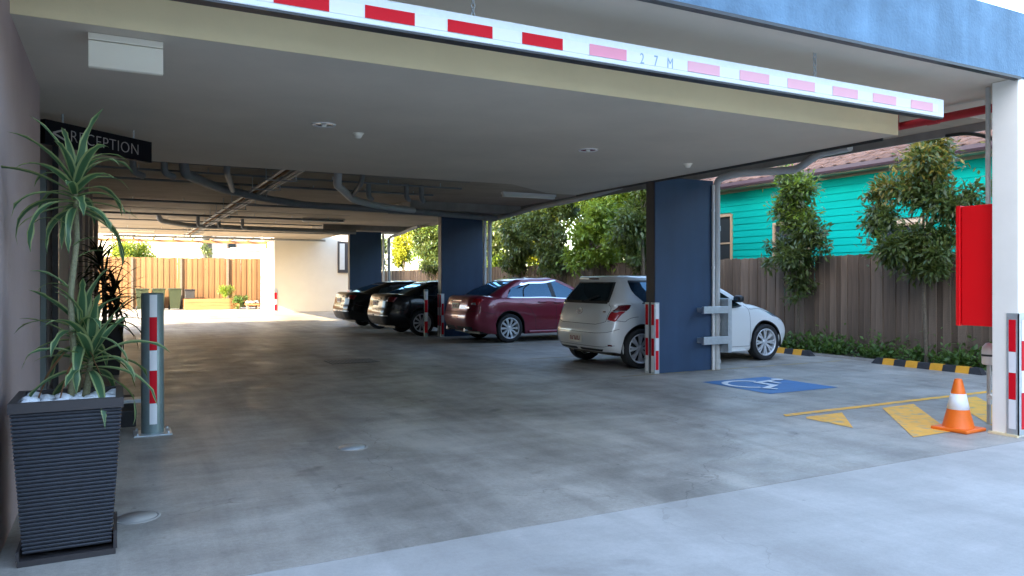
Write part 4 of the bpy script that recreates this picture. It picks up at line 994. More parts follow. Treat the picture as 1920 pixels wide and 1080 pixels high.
# ------------------------------------------------------------------ teal house
hs = thing('teal_house', 'teal weatherboard house with brown tiled roof behind the paling fence', 'house', (16, 10, 0))
hp = lambda n, lo, hi, m, b=0: box(n, lo, hi, m, hs, b)
Y0, Y1 = 2.0, 16.9
hp('wall_core', (14.53, Y0+0.03, 0), (20, Y1-0.03, 3.95), M['soffit_tan'])
wins = [(12.55, 13.55, 1.35, 2.78), (9.65, 10.58, 1.35, 2.55), (15.08, 15.6, 1.7, 3.12), (5.2, 6.3, 1.35, 2.6)]
zb = 0.7; pitch = 0.168; k = 0
while zb < 3.72:
    segs = [(Y0, Y1)]
    for (a, b, c, d) in wins:
        if zb+pitch > c-0.02 and zb < d+0.02:
            ns = []
            for (u, v) in segs:
                if b <= u or a >= v: ns.append((u, v)); continue
                if a > u: ns.append((u, a))
                if b < v: ns.append((b, v))
            segs = ns
    for (u, v) in segs:
        MB().prism([(14.53, u, zb), (14.486, u, zb+0.004), (14.505, u, zb+pitch+0.012), (14.53, u, zb+pitch+0.012)], (0, v-u, 0)).build('weatherboard', M['teal'], hs, world=True)
    zb += pitch
for (a, b, c, d) in wins:
    f = MB()
    f.box((14.45, a-0.06, c-0.07), (14.54, b+0.06, c)); f.box((14.455, a-0.06, d), (14.54, b+0.06, d+0.06))
    f.box((14.455, a-0.06, c+0.001), (14.54, a, d-0.001)); f.box((14.455, b, c+0.001), (14.54, b+0.06, d-0.001)); f.box((14.47, a, (c+d)/2-0.02), (14.535, b, (c+d)/2+0.02))
    w = f.build('window', M['trim_brown'], hs, world=True)
    MB().box((14.50, a, c), (14.51, b, d)).build('pane', M['house_pane'], w, world=True)
hp('eave_lining', (14.08, Y0-0.3, 3.80), (14.53, Y1+0.3, 3.83), M['soffit_tan'])
MB().prism([(14.0, Y0-0.4, 3.80), (14.09, Y0-0.4, 3.80), (14.09, Y0-0.4, 3.93), (13.96, Y0-0.4, 3.93), (13.965, Y0-0.4, 3.85)], (0, Y1-Y0+0.8, 0)).build('gutter', M['gutter'], hs, world=True)
hp('fascia_board', (14.091, Y0-0.35, 3.78), (14.12, Y1+0.35, 3.95), M['soffit_tan'])
sl = math.tan(R(25))
rf = MB().prism([(14.06, Y0-0.3, 3.915), (20.5, Y0-0.3, 3.915+6.44*sl), (20.5, Y0-0.3, 3.87+6.44*sl), (14.06, Y0-0.3, 3.87)], (0, Y1-Y0+0.6, 0)).build('roof', M['tile'], hs, world=True)
tm = MB(); tw = 0.355
prof = [(0, 0.012), (0.05, 0.035), (0.10, 0.042), (0.15, 0.030), (0.21, 0.012), (0.28, 0.006), (tw, 0.012)]
V = []; ex = 0.36
for (yy, zz) in prof: V += [(0, yy, zz+0.022), (ex, yy, zz)]
for (yy, zz) in prof: V.append((0, yy, zz))
n = len(prof); Fc = [(2*i, 2*i+1, 2*i+3, 2*i+2) for i in range(n-1)] + [(2*i, 2*i+2, 2*n+i+1, 2*n+i) for i in range(n-1)]
tile = mesh_np('roof_tile', V, Fc, M['tile'], True)
cc = wloc(hs)
for r in range(7):
    for i in range(42):
        x = 14.05 + r*0.31*math.cos(R(25)); z = 3.925 + r*0.31*math.sin(R(25))
        link('roof_tile', tile, rf, Vector((x, Y0-0.25+i*tw+(0.02 if r % 2 else 0), z))-cc, (random.uniform(-.01, .01), -R(25)+random.uniform(-.012, .012), 0))

# ------------------------------------------------------------------ foliage
def leaf_cloud(centres, radii, n, size, aspect=0.36, droop=0.25, shell=0.55, jit=0.5):
    """n folded leaves in a union of ellipsoids -> V, F (each leaf 4 triangles as two quads' worth)"""
    centres = np.array(centres, float); radii = np.array(radii, float)
    vol = radii.prod(1)**0.75; ci = RNG.choice(len(centres), n, p=vol/vol.sum())
    d = RNG.normal(size=(n, 3)); d /= np.linalg.norm(d, axis=1, keepdims=True)
    rad = np.where(RNG.random(n) < 0.35, shell + (1-shell)*RNG.random(n), np.abs(RNG.normal(size=n))*0.62)
    rad *= 1 + 0.25*RNG.normal(size=n)
    P = centres[ci] + d*radii[ci]*rad[:, None]
    ax = d*0.7 + RNG.normal(size=(n, 3))*jit; ax[:, 2] -= droop; ax /= np.linalg.norm(ax, axis=1, keepdims=True)
    up = np.array([0, 0, 1.0]) + RNG.normal(size=(n, 3))*0.5
    sd = np.cross(ax, up); sd /= np.linalg.norm(sd, axis=1, keepdims=True)+1e-9
    nn = np.cross(sd, ax)
    s = size*(0.6+0.8*RNG.random(n))[:, None]; w = s*aspect*0.5
    base = P; tip = P + ax*s - nn*s*0.10; mid = P + ax*s*0.45 + nn*s*0.03
    l = mid + sd*w - nn*s*0.05; r = mid - sd*w - nn*s*0.05
    V = np.stack([base, l, tip, r, mid], 1).reshape(-1, 3)
    o = np.arange(n)[:, None]*5
    F = np.concatenate([o+np.array([[0, 4, 1]]), o+np.array([[1, 4, 2]]), o+np.array([[0, 3, 4]]), o+np.array([[3, 2, 4]])], 0)
    return V, F
def fast_mesh(name, V, F, m):
    me = bpy.data.meshes.new(name); V = np.asarray(V, np.float32); F = np.asarray(F, np.int32)
    me.vertices.add(len(V)); me.vertices.foreach_set('co', V.ravel())
    me.loops.add(F.size); me.loops.foreach_set('vertex_index', F.ravel())
    me.polygons.add(len(F)); me.polygons.foreach_set('loop_start', np.arange(len(F), dtype=np.int32)*F.shape[1])
    me.polygons.foreach_set('loop_total', np.full(len(F), F.shape[1], np.int32))
    me.materials.append(m); me.update(calc_edges=True); me.validate(); return me
def tree(name, label, base, h, blobs, n, size, m, trunk_r=0.04, tips=None, group=None, aspect=0.36, cat='tree', spread=1.0):
    """blobs: (dx,dy,z,rx,ry,rz)"""
    t = thing(name, label, cat, base, group=group)
    tr = MB(); rs = random.Random(int(base[1]*97))
    path = [(0, 0, -0.02)]; zz = 0
    while zz < h*0.86:
        zz += h*0.14; path.append((path[-1][0]+rs.uniform(-.04, .04), path[-1][1]+rs.uniform(-.05, .05), zz))
    tr.tube(path, [trunk_r*(1-0.75*i/len(path)) for i in range(len(path))], 8)
    C = []; Rd = []
    for (dx, dy, z, rx, ry, rz) in blobs:
        rx, ry, rz = rx*spread, ry*spread, rz*spread
        st = path[min(len(path)-1, max(1, int((z-rz*0.6)/(h*0.14))))]
        e = Vector((dx, dy, z)); s0 = Vector(st); mid = s0.lerp(e, 0.5) + Vector((0, 0, 0.06))
        tr.tube([s0, mid, e], [trunk_r*0.45, trunk_r*0.32, trunk_r*0.15], 6)
        for _ in range(5):
            q = e + Vector((rs.uniform(-1, 1)*rx, rs.uniform(-1, 1)*ry, rs.uniform(-.8, 1)*rz))*0.8
            tr.tube([e.lerp(s0, 0.25), q], [trunk_r*0.18, 0.004], 5)
        k = 9                                                        # break each lobe into uneven clumps
        for _ in range(k):
            u = Vector((rs.gauss(0, 1), rs.gauss(0, 1), rs.gauss(0, 1))).normalized()*rs.uniform(0.2, 1.0)
            f = rs.uniform(0.24, 0.52)
            C.append((dx+u.x*rx, dy+u.y*ry, z+u.z*rz)); Rd.append((rx*f, ry*f, rz*f))
    tr.build('trunk', M['bark'], t)
    V, F = leaf_cloud(C, Rd, n, size, aspect)
    link('crown', fast_mesh('crown', V, F, M[m]), t)
    if tips:  # second leaf colour over the highest clumps of the crown
        zc = np.array([c[2] for c in C]); ix = np.argsort(-zc)[:max(3, len(C)//3)]
        V, F = leaf_cloud([C[i] for i in ix], [tuple(x*1.1 for x in Rd[i]) for i in ix], n//4, size*0.95, aspect, droop=-0.1, shell=0.8)
        tag(link('top_leaves', fast_mesh('top_leaves', V, F, M[tips]), t), kind='stuff')
    return t
tree('young_tree', 'slender leafy young tree with bronze tips by the wheel stop, before the teal wall', (11.95, 7.92, 0.03), 3.95,
     [(0, 0, 3.5, .36, .52, .34), (0, .06, 2.95, .38, .55, .42), (0, .66, 2.55, .26, .46, .34), (0, -.62, 2.7, .26, .42, .40), (0, .2, 2.25, .38, .62, .40), (0, -.02, 1.75, .3, .5, .3), (0, .95, 2.9, .12, .2, .16)],
     11000, 0.12, 'leaf_a', 0.034, 'leaf_tip', spread=1.32)
tree('young_tree', 'narrow leafy young tree drooping over the fence beyond the hatchback bonnet', (11.95, 10.62, 0.03), 3.6,
     [(0, 0, 3.2, .26, .36, .30), (0, .18, 2.85, .3, .42, .36), (0, -.15, 2.4, .3, .42, .4), (0, .1, 1.9, .28, .38, .36), (0, -.5, 2.15, .15, .28, .25), (0, .5, 2.0, .15, .25, .25), (0, 0, 1.35, .24, .24, .3)],
     9000, 0.115, 'leaf_a', 0.03, 'leaf_b', spread=1.32)
tree('young_tree', 'young tree half hidden behind the grey downpipe of the nearest navy column', (11.95, 13.5, 0.03), 3.6,
     [(0, 0, 3.2, .26, .36, .30), (0, .1, 2.6, .34, .45, .45), (0, 0, 2.0, .3, .36, .4), (0, -.25, 1.5, .2, .3, .3)], 4500, 0.115, 'leaf_a', 0.03, 'leaf_b')
specs = [(12.0, 15.6, 4.4, 'leaf_a', 'leaf_b', 'dark leafy tree beside the nearest navy column, above the hatchback roof'),
         (12.0, 17.9, 4.6, 'leaf_b', 'leaf_y', 'bright green tree over the fence between the hatchback and the maroon sedan'),
         (12.0, 20.3, 4.5, 'leaf_a', 'leaf_b', 'mixed green tree over the fence above the maroon sedan roof'),
         (12.0, 22.9, 4.5, 'leaf_a', 'leaf_y', 'deep green tree with yellow tips above the maroon sedan boot'),
         (12.0, 25.6, 4.6, 'leaf_a', 'leaf_b', 'dark tree right beside the downpipe of the middle navy column'),
         (12.0, 31.0, 4.4, 'leaf_a', 'leaf_b', 'olive green tree left of the middle navy column'),
         (12.6, 35.6, 5.2, 'leaf_y', 'leaf_y', 'yellow sunlit tree between the two farther navy columns'),
         (11.9, 38.3, 4.6, 'leaf_a', 'leaf_b', 'dark green tree against the pipes of the column by the white wall')]
for i, (x, y, h, m, tp, lab) in enumerate(specs):
    rs = random.Random(i*13+5); bl = []
    for k in range(9):
        z = h*(0.46+0.50*k/8); w = 1.0-0.45*abs(k/8-0.45)
        bl.append((rs.uniform(-.3, .3)*w, rs.uniform(-.8, .8)*w, z, .62*w, .82*w, .5))
    tree('screen_tree', lab, (x, y, 0.03), h, bl, 11000, 0.14, m, 0.06, tp, group=None, aspect=0.42)
back = [(15.0, 18.0, 5.6, 'leaf_a'), (14.6, 19.5, 5.6, 'leaf_b'), (16.6, 21.0, 6.6, 'leaf_b'), (14.8, 22.5, 6.2, 'leaf_b'), (16.8, 24.4, 6.6, 'leaf_a'), (15.2, 25.8, 6.0, 'leaf_y'), (16.6, 27.6, 6.6, 'leaf_b'), (15.0, 29.2, 5.6, 'leaf_b'), (15.5, 33.0, 6.2, 'leaf_y'), (16.0, 38.0, 6.4, 'leaf_b'), (17.5, 44.5, 6.5, 'leaf_b')]
for i, (x, y, h, m) in enumerate(back):
    rs = random.Random(i*31+2); bl = []
    for k in range(9):
        z = h*(0.34+0.6*k/8); w = 1.0-0.5*abs(k/8-0.4)
        bl.append((rs.uniform(-.9, .9)*w, rs.uniform(-1.1, 1.1)*w, z, 1.0*w, 1.25*w, .75))
    tree('background_tree', ORD[i]+' tall tree beyond the paling fence, counting from the teal house', (x, y, 0), h, bl, 9000, 0.2, m, 0.09, None, group='trees beyond the paling fence', aspect=0.45)
# ground cover in the garden strip
n = 330; cy = 3.6 + 36*RNG.random(n)**1.3; cx = 11.85 + 0.42*RNG.random(n)
cz = 0.08+0.05*RNG.random(n)
V, F = leaf_cloud(np.stack([cx, cy, cz], 1), np.stack([0.14+0.12*RNG.random(n), 0.2+0.15*RNG.random(n), 0.17+0.2*RNG.random(n)], 1), 26000, 0.085, 0.5, -0.3, 0.5, 0.8)
V[:, 0] = np.maximum(V[:, 0], 11.6); V[:, 2] = np.maximum(V[:, 2], 0.035)
tag(link('ground_cover', fast_mesh('ground_cover', V, F, M['leaf_gc'])), 'low green ground cover plants along the foot of the paling fence', 'ground cover', kind='stuff')

# ------------------------------------------------------------------ wheel stops
def wheel_stop(y0, y1, label):
    t = thing('wheel_stop', label, 'wheel stop', (11.47, (y0+y1)/2, 0), group='wheel stops at the garden strip')
    n = 9; Ln = (y1-y0)/n; x = 11.40
    for i in range(n):
        a = y0+i*Ln; b = a+Ln-0.0015; e0 = 0.07 if i == 0 else 0; e1 = 0.07 if i == n-1 else 0
        V = [(x, a, 0), (x+0.15, a, 0), (x+0.15, b, 0), (x, b, 0), (x+0.035, a+e0, 0.10), (x+0.115, a+e0, 0.10), (x+0.115, b-e1, 0.10), (x+0.035, b-e1, 0.10)]
        MB().add(V, [(3, 2, 1, 0), (4, 5, 6, 7), (0, 1, 5, 4), (1, 2, 6, 5), (2, 3, 7, 6), (3, 0, 4, 7)]).build('yellow_band' if i % 2 else 'rubber_block', M['yellow_rub'] if i % 2 else M['rubber'], t, world=True)
wheel_stop(6.68, 8.55, 'black and yellow wheel stop in the empty accessible bay')
wheel_stop(9.83, 11.7, 'black and yellow wheel stop at the front wheel of the white hatchback')
wheel_stop(15.1, 16.9, 'black and yellow wheel stop in front of the maroon sedan')

# ------------------------------------------------------------------ props on the right
t = thing('traffic_cone', 'orange traffic cone with white collar against the cream column', 'traffic cone', (7.06, 4.36, 0), rz=0.05)
MB().box((-0.17, -0.17, 0.0), (0.17, 0.17, 0.032), bev=0.012).build('base', M['orange'], t)
MB().lathe([(0.138, 0.032), (0.132, 0.05), (0.094, 0.20), (0.094, 0.201)], 28).build('lower_cone', M['orange'], t)
MB().lathe([(0.094, 0.20), (0.096, 0.201), (0.067, 0.345), (0.064, 0.346)], 28).build('reflective_collar', M['white_tape'], t)
MB().lathe([(0.064, 0.345), (0.035, 0.472), (0.030, 0.484), (0.02, 0.486), (0.02, 0.44)], 28).build('upper_cone', M['orange'], t)
t = thing('hose_cabinet', 'bright red fire hose cabinet fixed behind the cream column', 'cabinet', (7.6, 4.35, 0.98))
MB().box((7.30, 4.14, 0.98), (8.05, 4.475, 2.14), bev=0.004).build('case', M['hose_red'], t, world=True)
MB().box((7.292, 4.487, 0.972), (8.055, 4.53, 2.148), bev=0.006).build('door', M['hose_red'], t, world=True)
t = thing('water_meter_pipe', 'white standpipe with band and tap behind the cream column', 'standpipe', (7.5, 4.4, 0))
MB().lathe([(0.001, 0.80), (0.03, 0.795), (0.058, 0.76), (0.064, 0.72), (0.064, 0.60), (0.055, 0.585), (0.02, 0.58)], 18, (7.63, 4.405, 0)).build('filter_housing', M['white_enamel'], t, world=True)
MB().lathe([(0.066, 0.668), (0.068, 0.672), (0.068, 0.684), (0.066, 0.688)], 18, (7.63, 4.405, 0)).build('clamp_band', M['alu_dark'], t, world=True)
MB().tube([(7.63, 4.405, 0), (7.63, 4.405, 0.58)], 0.02, 10).build('riser', M['pvc'], t, world=True)
MB().tube([(7.58, 4.375, 0.27), (7.66, 4.375, 0.27)], 0.03, 10).tube([(7.58, 4.375, 0.27), (7.58, 4.375, 0.2)], 0.014, 8).build('tap', M['white_enamel'], t, world=True)

# ------------------------------------------------------------------ bollards
def bollard(x, y, r, h, runs, label, plate_r, strip_w):
    t = thing('bollard', label, 'bollard', (x, y, 0))
    MB().lathe([(r, 0.012), (r, h-0.01), (r-0.006, h), (0.001, h+0.004)], 36).build('post', M['galv_paint'], t)
    if plate_r:
        pl = MB().box((-plate_r, -plate_r, 0.0), (plate_r, plate_r, 0.014), bev=0.003).build('base_plate', M['galv'], t)
        for a in (-1, 1):
            for b in (-1, 1): MB().lathe([(0.012, 0.014), (0.012, 0.034), (0.001, 0.036)], 6, (a*plate_r*0.8, b*plate_r*0.8, 0)).build('bolt', M['galv'], pl)
    ang0 = math.atan2(-y, -x) + math.radians(4)
    for z0, z1, red in runs:
        V = []; n = 6; da = strip_w/(2*r)
        for i in range(n+1):
            a = ang0-da+2*da*i/n
            V += [((r+0.0025)*math.cos(a), (r+0.0025)*math.sin(a), z0), ((r+0.0025)*math.cos(a), (r+0.0025)*math.sin(a), z1)]
        V2 = [(v[0]*0.97, v[1]*0.97, v[2]) for v in V]
        MB().add(V + V2, [(2*i, 2*i+2, 2*i+3, 2*i+1) for i in range(n)], smooth=True).build('reflective_strip', M['red'] if red else M['white_tape'], t)
bollard(0.285, 7.72, 0.096, 1.30, [(0.10, 0.29, 0), (0.292, 0.59, 1), (0.592, 0.775, 0), (0.777, 1.08, 1), (1.082, 1.285, 0)], 'thick grey steel bollard with red and white tape beside the potted plant', 0.16, 0.062)
bollard(6.76, 17.5, 0.05, 1.19, [(0.12, 0.34, 1), (0.342, 0.66, 0), (0.55+0.112, 0.95, 1), (0.952, 1.10, 0)][:0] + [(0.12, 0.40, 1), (0.402, 0.62, 0), (0.622, 0.93, 1), (0.932, 1.14, 0)], 'slim grey bollard with red and white tape at the rear of a black sedan', 0, 0.085)
t = thing('kerb_block', 'low black block with a steel cap on the floor behind the thick bollard', 'block', (0.05, 8.5, 0))
MB().box((-0.28, 8.15, 0.0), (0.16, 9.3, 0.16), bev=0.01).build('block', M['rubber'], t, world=True)
MB().box((0.05, 8.6, 0.162), (0.22, 8.8, 0.2), bev=0.006).build('cap', M['galv'], t, world=True)

# ------------------------------------------------------------------ planter and plants
px, py = -0.225, 4.63
def ring(hw, z, cx, cy): return [(cx-hw, cy-hw, z), (cx+hw, cy-hw, z), (cx+hw, cy+hw, z), (cx-hw, cy+hw, z)]
t = thing('ribbed_planter', 'tall charcoal square planter with horizontal ribs against the mauve wall', 'planter', (px, py, 0))
nr = 36; zz0, zz1 = 0.055, 0.765; V = []; Fc = []
rings = []
for i in range(nr):
    a = zz0+(zz1-zz0)*i/nr; st = (zz1-zz0)/nr
    for f, ex in ((0.0, -0.005), (0.14, 0.002), (0.3, 0.004), (0.62, 0.004), (0.8, 0.001), (0.9, -0.005)):
        z = a+st*f; hw = 0.188+(0.243-0.188)*(z/0.8)+ex; rings.append((hw, z))
for hw, z in rings: V += ring(hw, z, 0, 0)
for i in range(len(rings)-1):
    for j in range(4): Fc.append((i*4+j, i*4+(j+1) % 4, (i+1)*4+(j+1) % 4, (i+1)*4+j))
Fc.append((3, 2, 1, 0))
MB().add(V, Fc).build('ribbed_body', M['planter'], t)
rm = MB()
for (z, o, i_) in ((0.765, 0.252, 0.215),):
    V = ring(o, 0.765, 0, 0)+ring(o, 0.815, 0, 0)+ring(i_, 0.815, 0, 0)+ring(i_, 0.70, 0, 0)+ring(o-0.02, 0.7651, 0, 0)
    Fc = []
    for a in range(3):
        for j in range(4): Fc.append((a*4+j, a*4+(j+1) % 4, (a+1)*4+(j+1) % 4, (a+1)*4+j))
    for j in range(4): Fc.append((j, 16+j, 16+(j+1) % 4, (j+1) % 4))
    rm.add(V, Fc)
rm.build('rim', M['planter_rim'], t)
sa = MB(); sa.box((-0.215, -0.215, 0.0), (0.215, 0.215, 0.03)); sa.box((0.205, -0.215, 0.0301), (0.222, 0.15, 0.12)); sa.box((-0.222, -0.215, 0.0302), (-0.207, 0.215, 0.075)); sa.box((-0.2, 0.2, 0.0303), (0.2, 0.215, 0.07))
sa.build('saucer', M['planter_rim'], t)
MB().box((-0.21, -0.21, 0.70), (0.21, 0.21, 0.755)).build('potting_soil', M['soil'], t)
rs = random.Random(3)
for i in range(30):
    x = -0.185+0.074*(i % 6)+rs.uniform(-.02, .02); y = -0.18+0.085*(i//6)+rs.uniform(-.02, .02); s = rs.uniform(0.028, 0.048)
    pb = MB(); pb.lathe([(0.001, -s*0.6), (s*0.7, -s*0.45), (s, 0), (s*0.72, s*0.42), (0.001, s*0.6)], 10)
    pb.v = [(v[0]*rs.uniform(.9, 1.1)*1.2, v[1]*rs.uniform(.9, 1.1), v[2]*rs.uniform(.9, 1.1)) for v in pb.v]
    o = pb.build('white_pebble', M['pebble']); o.location = (px+x, py+y, 0.775+rs.uniform(0, .02)); o.rotation_euler = (rs.uniform(-.3, .3), rs.uniform(-.3, .3), rs.uniform(0, 3))
    tag(o, 'smooth white pebble lying in the ribbed charcoal planter', 'pebble', 'pebbles in the ribbed planter')

def strap_leaf(mb, base, azim, length, width, rise, droop, two_tone=True, seg=10, twist=0.0):
    """arching strap leaf: green centre, pale margins"""
    ca, sa = math.cos(azim), math.sin(azim); P = []; x = 0.0; z = 0.0; ang = rise; st = length/seg
    pts = [Vector(base)]
    for i in range(seg):
        x = ca*math.cos(ang)*st; y = sa*math.cos(ang)*st; z = math.sin(ang)*st
        pts.append(pts[-1]+Vector((x, y, z))); ang -= droop/seg*(0.4+1.2*i/seg)
    V = []
    for i, p in enumerate(pts):
        f = i/seg; w = width*(0.30+0.70*math.sin(math.pi*min(1, f*1.15+0.12))) if f < 0.72 else width*max(0.02, (1-f)/0.28)*0.93
        d = (pts[min(i+1, seg)]-pts[max(i-1, 0)]).normalized(); s = Vector((-sa, ca, 0)); up = s.cross(d)
        if up.z < 0 and abs(d.z) < 0.9: up = -up
        s = (s*math.cos(twist*f)+up*math.sin(twist*f))
        for k, l in ((-1, 0.16), (-0.62, 0.07), (0, 0), (0.62, 0.07), (1, 0.16)): V.append(p+s*w*0.5*k+up*w*l)
    for i in range(seg):
        for k in range(4):
            q = (i*5+k, i*5+k+1, (i+1)*5+k+1, (i+1)*5+k)
            pass
    Fc = [(i*5+k, i*5+k+1, (i+1)*5+k+1, (i+1)*5+k) for i in range(seg) for k in range(4)]
    o = len(mb.v); mb.v += [tuple(v) for v in V]
    for idx, f in enumerate(Fc):
        mb.f.append([o+i for i in f]); mb.mi.append(1 if (two_tone and idx % 4 in (0, 3)) else 0); mb.sm.append(True)
def rosette(parent, base, n, lmin, lmax, width, rs, rmin, rmax, dmin, dmax, mats, zspan=0.16, two=True, name='leaf'):
    for i in range(n):
        mb = MB(); f = i/n; az = i*2.399+rs.uniform(-.25, .25); rise = rmax+(rmin-rmax)*(1-f)
        strap_leaf(mb, (base[0], base[1], base[2]-zspan*(1-f)), az, rs.uniform(lmin, lmax), width*rs.uniform(.85, 1.15), rise, rs.uniform(dmin, dmax), two, twist=rs.uniform(-.5, .5))
        mb.build(name, mats, parent)
rs = random.Random(11)
t = thing('dracaena', 'tall variegated dracaena with striped strap leaves growing in the ribbed planter', 'plant', (px, py, 0.74))
cane = [(0.0, 0.02, 0.0), (0.015, 0.03, 0.3), (0.0, 0.04, 0.6), (0.03, 0.05, 0.9), (0.02, 0.06, 1.19)]
MB().tube(cane, [0.018, 0.016, 0.016, 0.015, 0.013], 10).build('cane', M['cane'], t)
rosette(t, (0.02, 0.06, 1.22), 32, 0.30, 0.50, 0.050, rs, -0.40, 1.4, 0.8, 2.5, [M['leaf_g'], M['leaf_c']])
for i, (z, az, ln) in enumerate(((0.95, 2.6, .3), (0.78, 0.4, .3), (0.62, 3.4, .2), (0.86, -0.3, .22))):
    mb = MB(); strap_leaf(mb, (0.01, 0.04, z), az, ln, 0.024, 0.7, 2.4); mb.build('leaf', [M['leaf_g'], M['leaf_c']], t)
for (bx, by, hh, ln, n) in ((0.085, 0.03, 0.26, .40, 26), (0.04, 0.09, 0.40, .36, 18)):
    MB().tube([(bx-0.02, by, 0), (bx, by+0.01, hh*0.6), (bx+0.01, by+0.01, hh)], [0.02, 0.018, 0.014], 10).build('cane', M['cane'], t)
    rosette(t, (bx+0.01, by+0.01, hh+0.06), n, ln*0.8, ln*1.15, 0.052, rs, -0.35, 1.5, 0.6, 2.0, [M['leaf_g'], M['leaf_c']], 0.14)
for (bx, by, az, ln, rise) in ((-0.02, -0.02, 2.7, .34, -0.9), (0.09, -0.02, 0.2, .28, -1.1), (0.05, 0.0, 3.6, .3, -1.0)):
    mb = MB(); strap_leaf(mb, (bx, by, 0.30), az, ln, 0.03, rise, 0.6, False); mb.build('withered_leaf', [M['leaf_dead']], t)
# second pot further in
t = thing('plant_pot', 'plain black square pot standing by the brown side wall', 'planter', (-0.15, 12.9, 0))
V = ring(0.17, 0, 0, 0)+ring(0.235, 0.80, 0, 0)+ring(0.205, 0.80, 0, 0)+ring(0.19, 0.70, 0, 0)
MB().add(V, [(3, 2, 1, 0)]+[(a*4+j, a*4+(j+1) % 4, (a+1)*4+(j+1) % 4, (a+1)*4+j) for a in range(3) for j in range(4)]+[(12, 13, 14, 15)]).build('pot', M['black'], t)
t = thing('strap_leaf_plant', 'dark strap leaved plant growing in the plain black pot', 'plant', (-0.15, 12.9, 0.7))
for (bx, by, hh, n) in ((-0.06, 0, 1.05, 34), (0.06, 0.05, 0.55, 30), (0.09, -0.06, 0.3, 24), (-0.02, 0.05, 0.75, 24)):
    MB().tube([(bx*0.5, by*0.5, 0), (bx, by, hh)], 0.02, 8).build('cane', M['bark'], t)
    rosette(t, (bx*1.6, by*1.6, hh), n, 0.38, 0.62, 0.05, rs, -0.5, 1.4, 0.5, 1.9, [M['leaf_dk']], 0.25, False)

# ------------------------------------------------------------------ far yard
def wheelie_bin(x, y, label):
    t = thing('wheelie_bin', label, 'bin', (x, y, 0), group='green bins at the golden fence')
    V = [(-.2, -.24, .06), (.2, -.24, .06), (.2, .24, .06), (-.2, .24, .06), (-.27, -.33, .95), (.27, -.33, .95), (.27, .33, .95), (-.27, .33, .95)]
    MB().add(V, [(3, 2, 1, 0), (4, 5, 6, 7), (0, 1, 5, 4), (1, 2, 6, 5), (2, 3, 7, 6), (3, 0, 4, 7)]).build('tub', M['bin'], t)
    MB().box((-.295, -.36, .955), (.295, .36, 1.03), bev=0.03).build('lid', M['bin'], t)
    for s in (-1, 1): MB().lathe([(0.001, -0.03), (0.1, -0.03), (0.1, 0.03), (0.001, 0.03)], 18, (s*0.23, 0.26, 0.1), 'x').build('wheel', M['rubber'], t)
    MB().tube([(-.2, .4, .93), (.2, .4, .93)], 0.02, 8).build('handle', M['bin'], t)
wheelie_bin(1.02, 39.5, 'green wheelie bin at the yard fence, farthest from the sleeper garden bed')
wheelie_bin(1.72, 39.5, 'green wheelie bin standing between two other green bins')
wheelie_bin(2.42, 39.45, 'green wheelie bin at the yard fence, next to the sleeper garden bed')
t = thing('sleeper_planter', 'low raised garden bed edged with orange timber sleepers by the yard fence', 'garden bed', (3.9, 39.4, 0))
for k in range(3):
    MB().box((2.8, 38.9, 0.01+k*0.172), (5.3, 39.0, 0.01+k*0.172+0.168), bev=0.006).build('sleeper', M['sleeper'], t, world=True)
    MB().box((2.8, 39.002, 0.01+k*0.172), (2.9, 40.15, 0.01+k*0.172+0.168), bev=0.006).build('sleeper', M['sleeper'], t, world=True)
MB().box((2.902, 39.003, 0.0), (5.3, 40.15, 0.46)).build('bed_soil', M['soil'], t, world=True)
t = thing('storage_box', 'dark grey box on the end of the sleeper garden bed', 'box', (3.05, 39.3, 0.5))
MB().box((2.84, 39.1, 0.528), (3.28, 39.5, 0.90), bev=0.02).build('tub', M['alu_dark'], t, world=True); MB().box((2.82, 39.08, 0.902), (3.30, 39.52, 0.98), bev=0.015).build('lid', M['black'], t, world=True)
for x, y, z, h, m, lab in ((4.75, 39.2, .44, 0.75, 'leaf_b', 'wispy light green shrub in the sleeper garden bed'), (5.25, 38.75, 0, 0.75, 'leaf_gc', 'rounded bright green shrub beside the sleeper garden bed')):
    tree('shrub', lab, (x, y, z), h, [(0, 0, h*.55, .38, .3, .3), (.2, 0, h*.7, .25, .25, .22), (-.2, 0, h*.65, .25, .25, .2)], 900, 0.1, m, 0.015, cat='shrub')
t = thing('stone_bench', 'low pale bench piled with stones beside the sunlit white wall', 'bench', (5.85, 38.4, 0))
MB().box((5.5, 38.1, 0.2), (6.12, 38.7, 0.28), bev=0.01).build('top', M['sleeper'], t, world=True)
for x in (5.56, 6.0): MB().box((x, 38.15, 0.0), (x+0.07, 38.65, 0.199)).build('leg', M['rail_wood'], t, world=True)
for i in range(9):
    s = rs.uniform(.07, .13); x, y = 5.6+0.2*(i % 3)+rs.uniform(-.04, .04), 38.2+0.18*(i//3)
    pb = MB().lathe([(0.001, 0), (s*0.8, 0.02), (s, s*0.5), (s*0.6, s), (0.001, s*1.1)], 9)
    o = pb.build('stone', M['mulch']); o.location = (x, y, 0.282); o.rotation_euler = (0, 0, rs.uniform(0, 6)); tag(o, 'rounded pale stone on the low bench by the sunlit wall', 'stone', 'stones on the low bench')
t = tree('round_bush', 'round clipped yellow green bush rising behind the golden yard fence', (0.65, 43.6, 0), 3.3, [(0, 0, 2.2, 1.3, 1.3, 1.1), (-.8, 0, 2.1, .9, .9, .9), (.8, 0, 2.1, .9, .9, .9), (0, 0, 2.7, .9, .9, .5)], 16000, 0.13, 'leaf_b', 0.08, 'leaf_y', cat='bush')
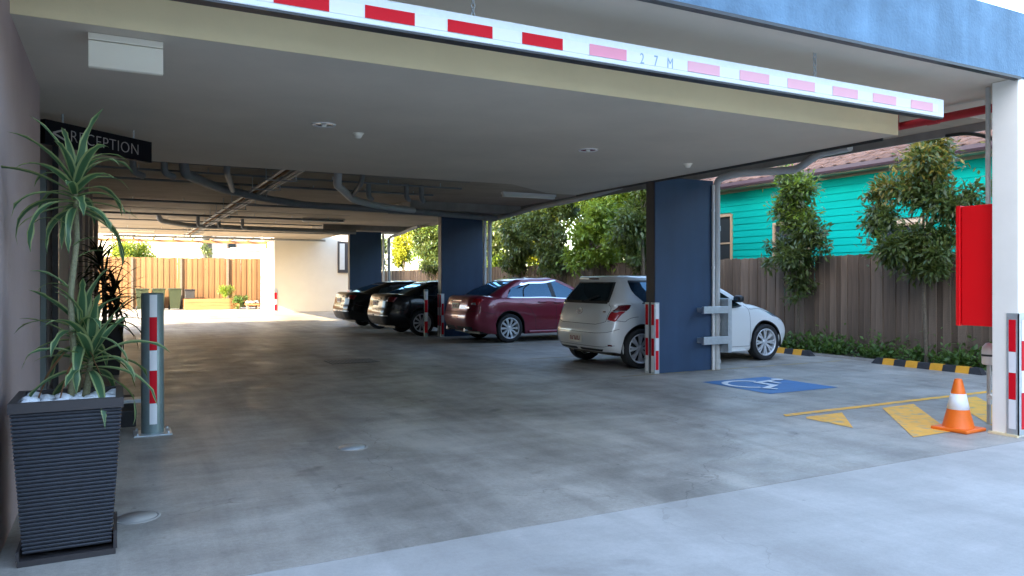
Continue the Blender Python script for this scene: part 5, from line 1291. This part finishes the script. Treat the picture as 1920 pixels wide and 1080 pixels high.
def far_house(name, label, x0, x1, y0, y1, h, m, wins, roof):
    t = thing(name, label, 'house', ((x0+x1)/2, y0, 0))
    MB().box((x0, y0, 0), (x1, y1, h)).build('wall', m, t, world=True)
    for (a, b, c, d) in wins:
        w = MB().box((a, y0-0.06, c), (b, y0-0.002, d)).build('window', M['trim_brown'], t, world=True)
        MB().box((a+0.07, y0-0.075, c+0.07), (b-0.07, y0-0.061, d-0.07)).build('pane', M['house_pane'], w, world=True)
    if roof: MB().prism([(x0-0.4, y0-0.4, h+0.001), (x0-0.4, y1+0.4, h+0.001), (x0-0.4, (y0+y1)/2, h+1.6)], (x1-x0+0.8, 0, 0)).build('roof', M['tile'], t, world=True)
    else: MB().box((x0-0.15, y0-0.15, h+0.001), (x1+0.15, y1+0.15, h+0.16)).build('roof', M['soffit_tan'], t, world=True)
far_house('neighbour_house', 'bright cream rendered house wall rising behind the golden yard fence', -9, 4.6, 50, 58, 6.0, M['far_wall'], [(-2.5, -1.3, 2.6, 4.0)], True)
far_house('neighbour_house', 'pale two storey house with small windows behind the yard fence', 5.4, 14, 52, 60, 6.5, M['white_wall'], [(6.3, 6.9, 2.7, 3.9), (9, 10.2, 2.6, 4)], True)
far_house('garage', 'low cream garage with a flat roof just behind the yard fence', 5.85, 9.2, 45, 49, 3.1, M['far_wall'], [], False)
tree('far_tree', 'thin small tree before the pale house behind the yard fence', (4.35, 45.5, 0), 3.4, [(0, 0, 3.0, .35, .35, .4), (.2, 0, 2.5, .3, .3, .3)], 500, 0.16, 'leaf_a', 0.04)

for i, (x, y) in enumerate(((-18, -17), (-8, -18), (3, -16.5), (13, -18), (22, -14), (27, -5))):  # unseen trees added to cut off low skylight
    rs2 = random.Random(i+70)
    tree('added_street_tree', 'added unseen street tree, closing off the low sky', (x, y, 0), 9, [(rs2.uniform(-2, 2), rs2.uniform(-1.5, 1.5), 3.2+0.7*k, 2.4, 2.2, 1.5) for k in range(8)], 6000, 0.45, 'leaf_a', 0.18, group='added trees along the street', aspect=0.5)
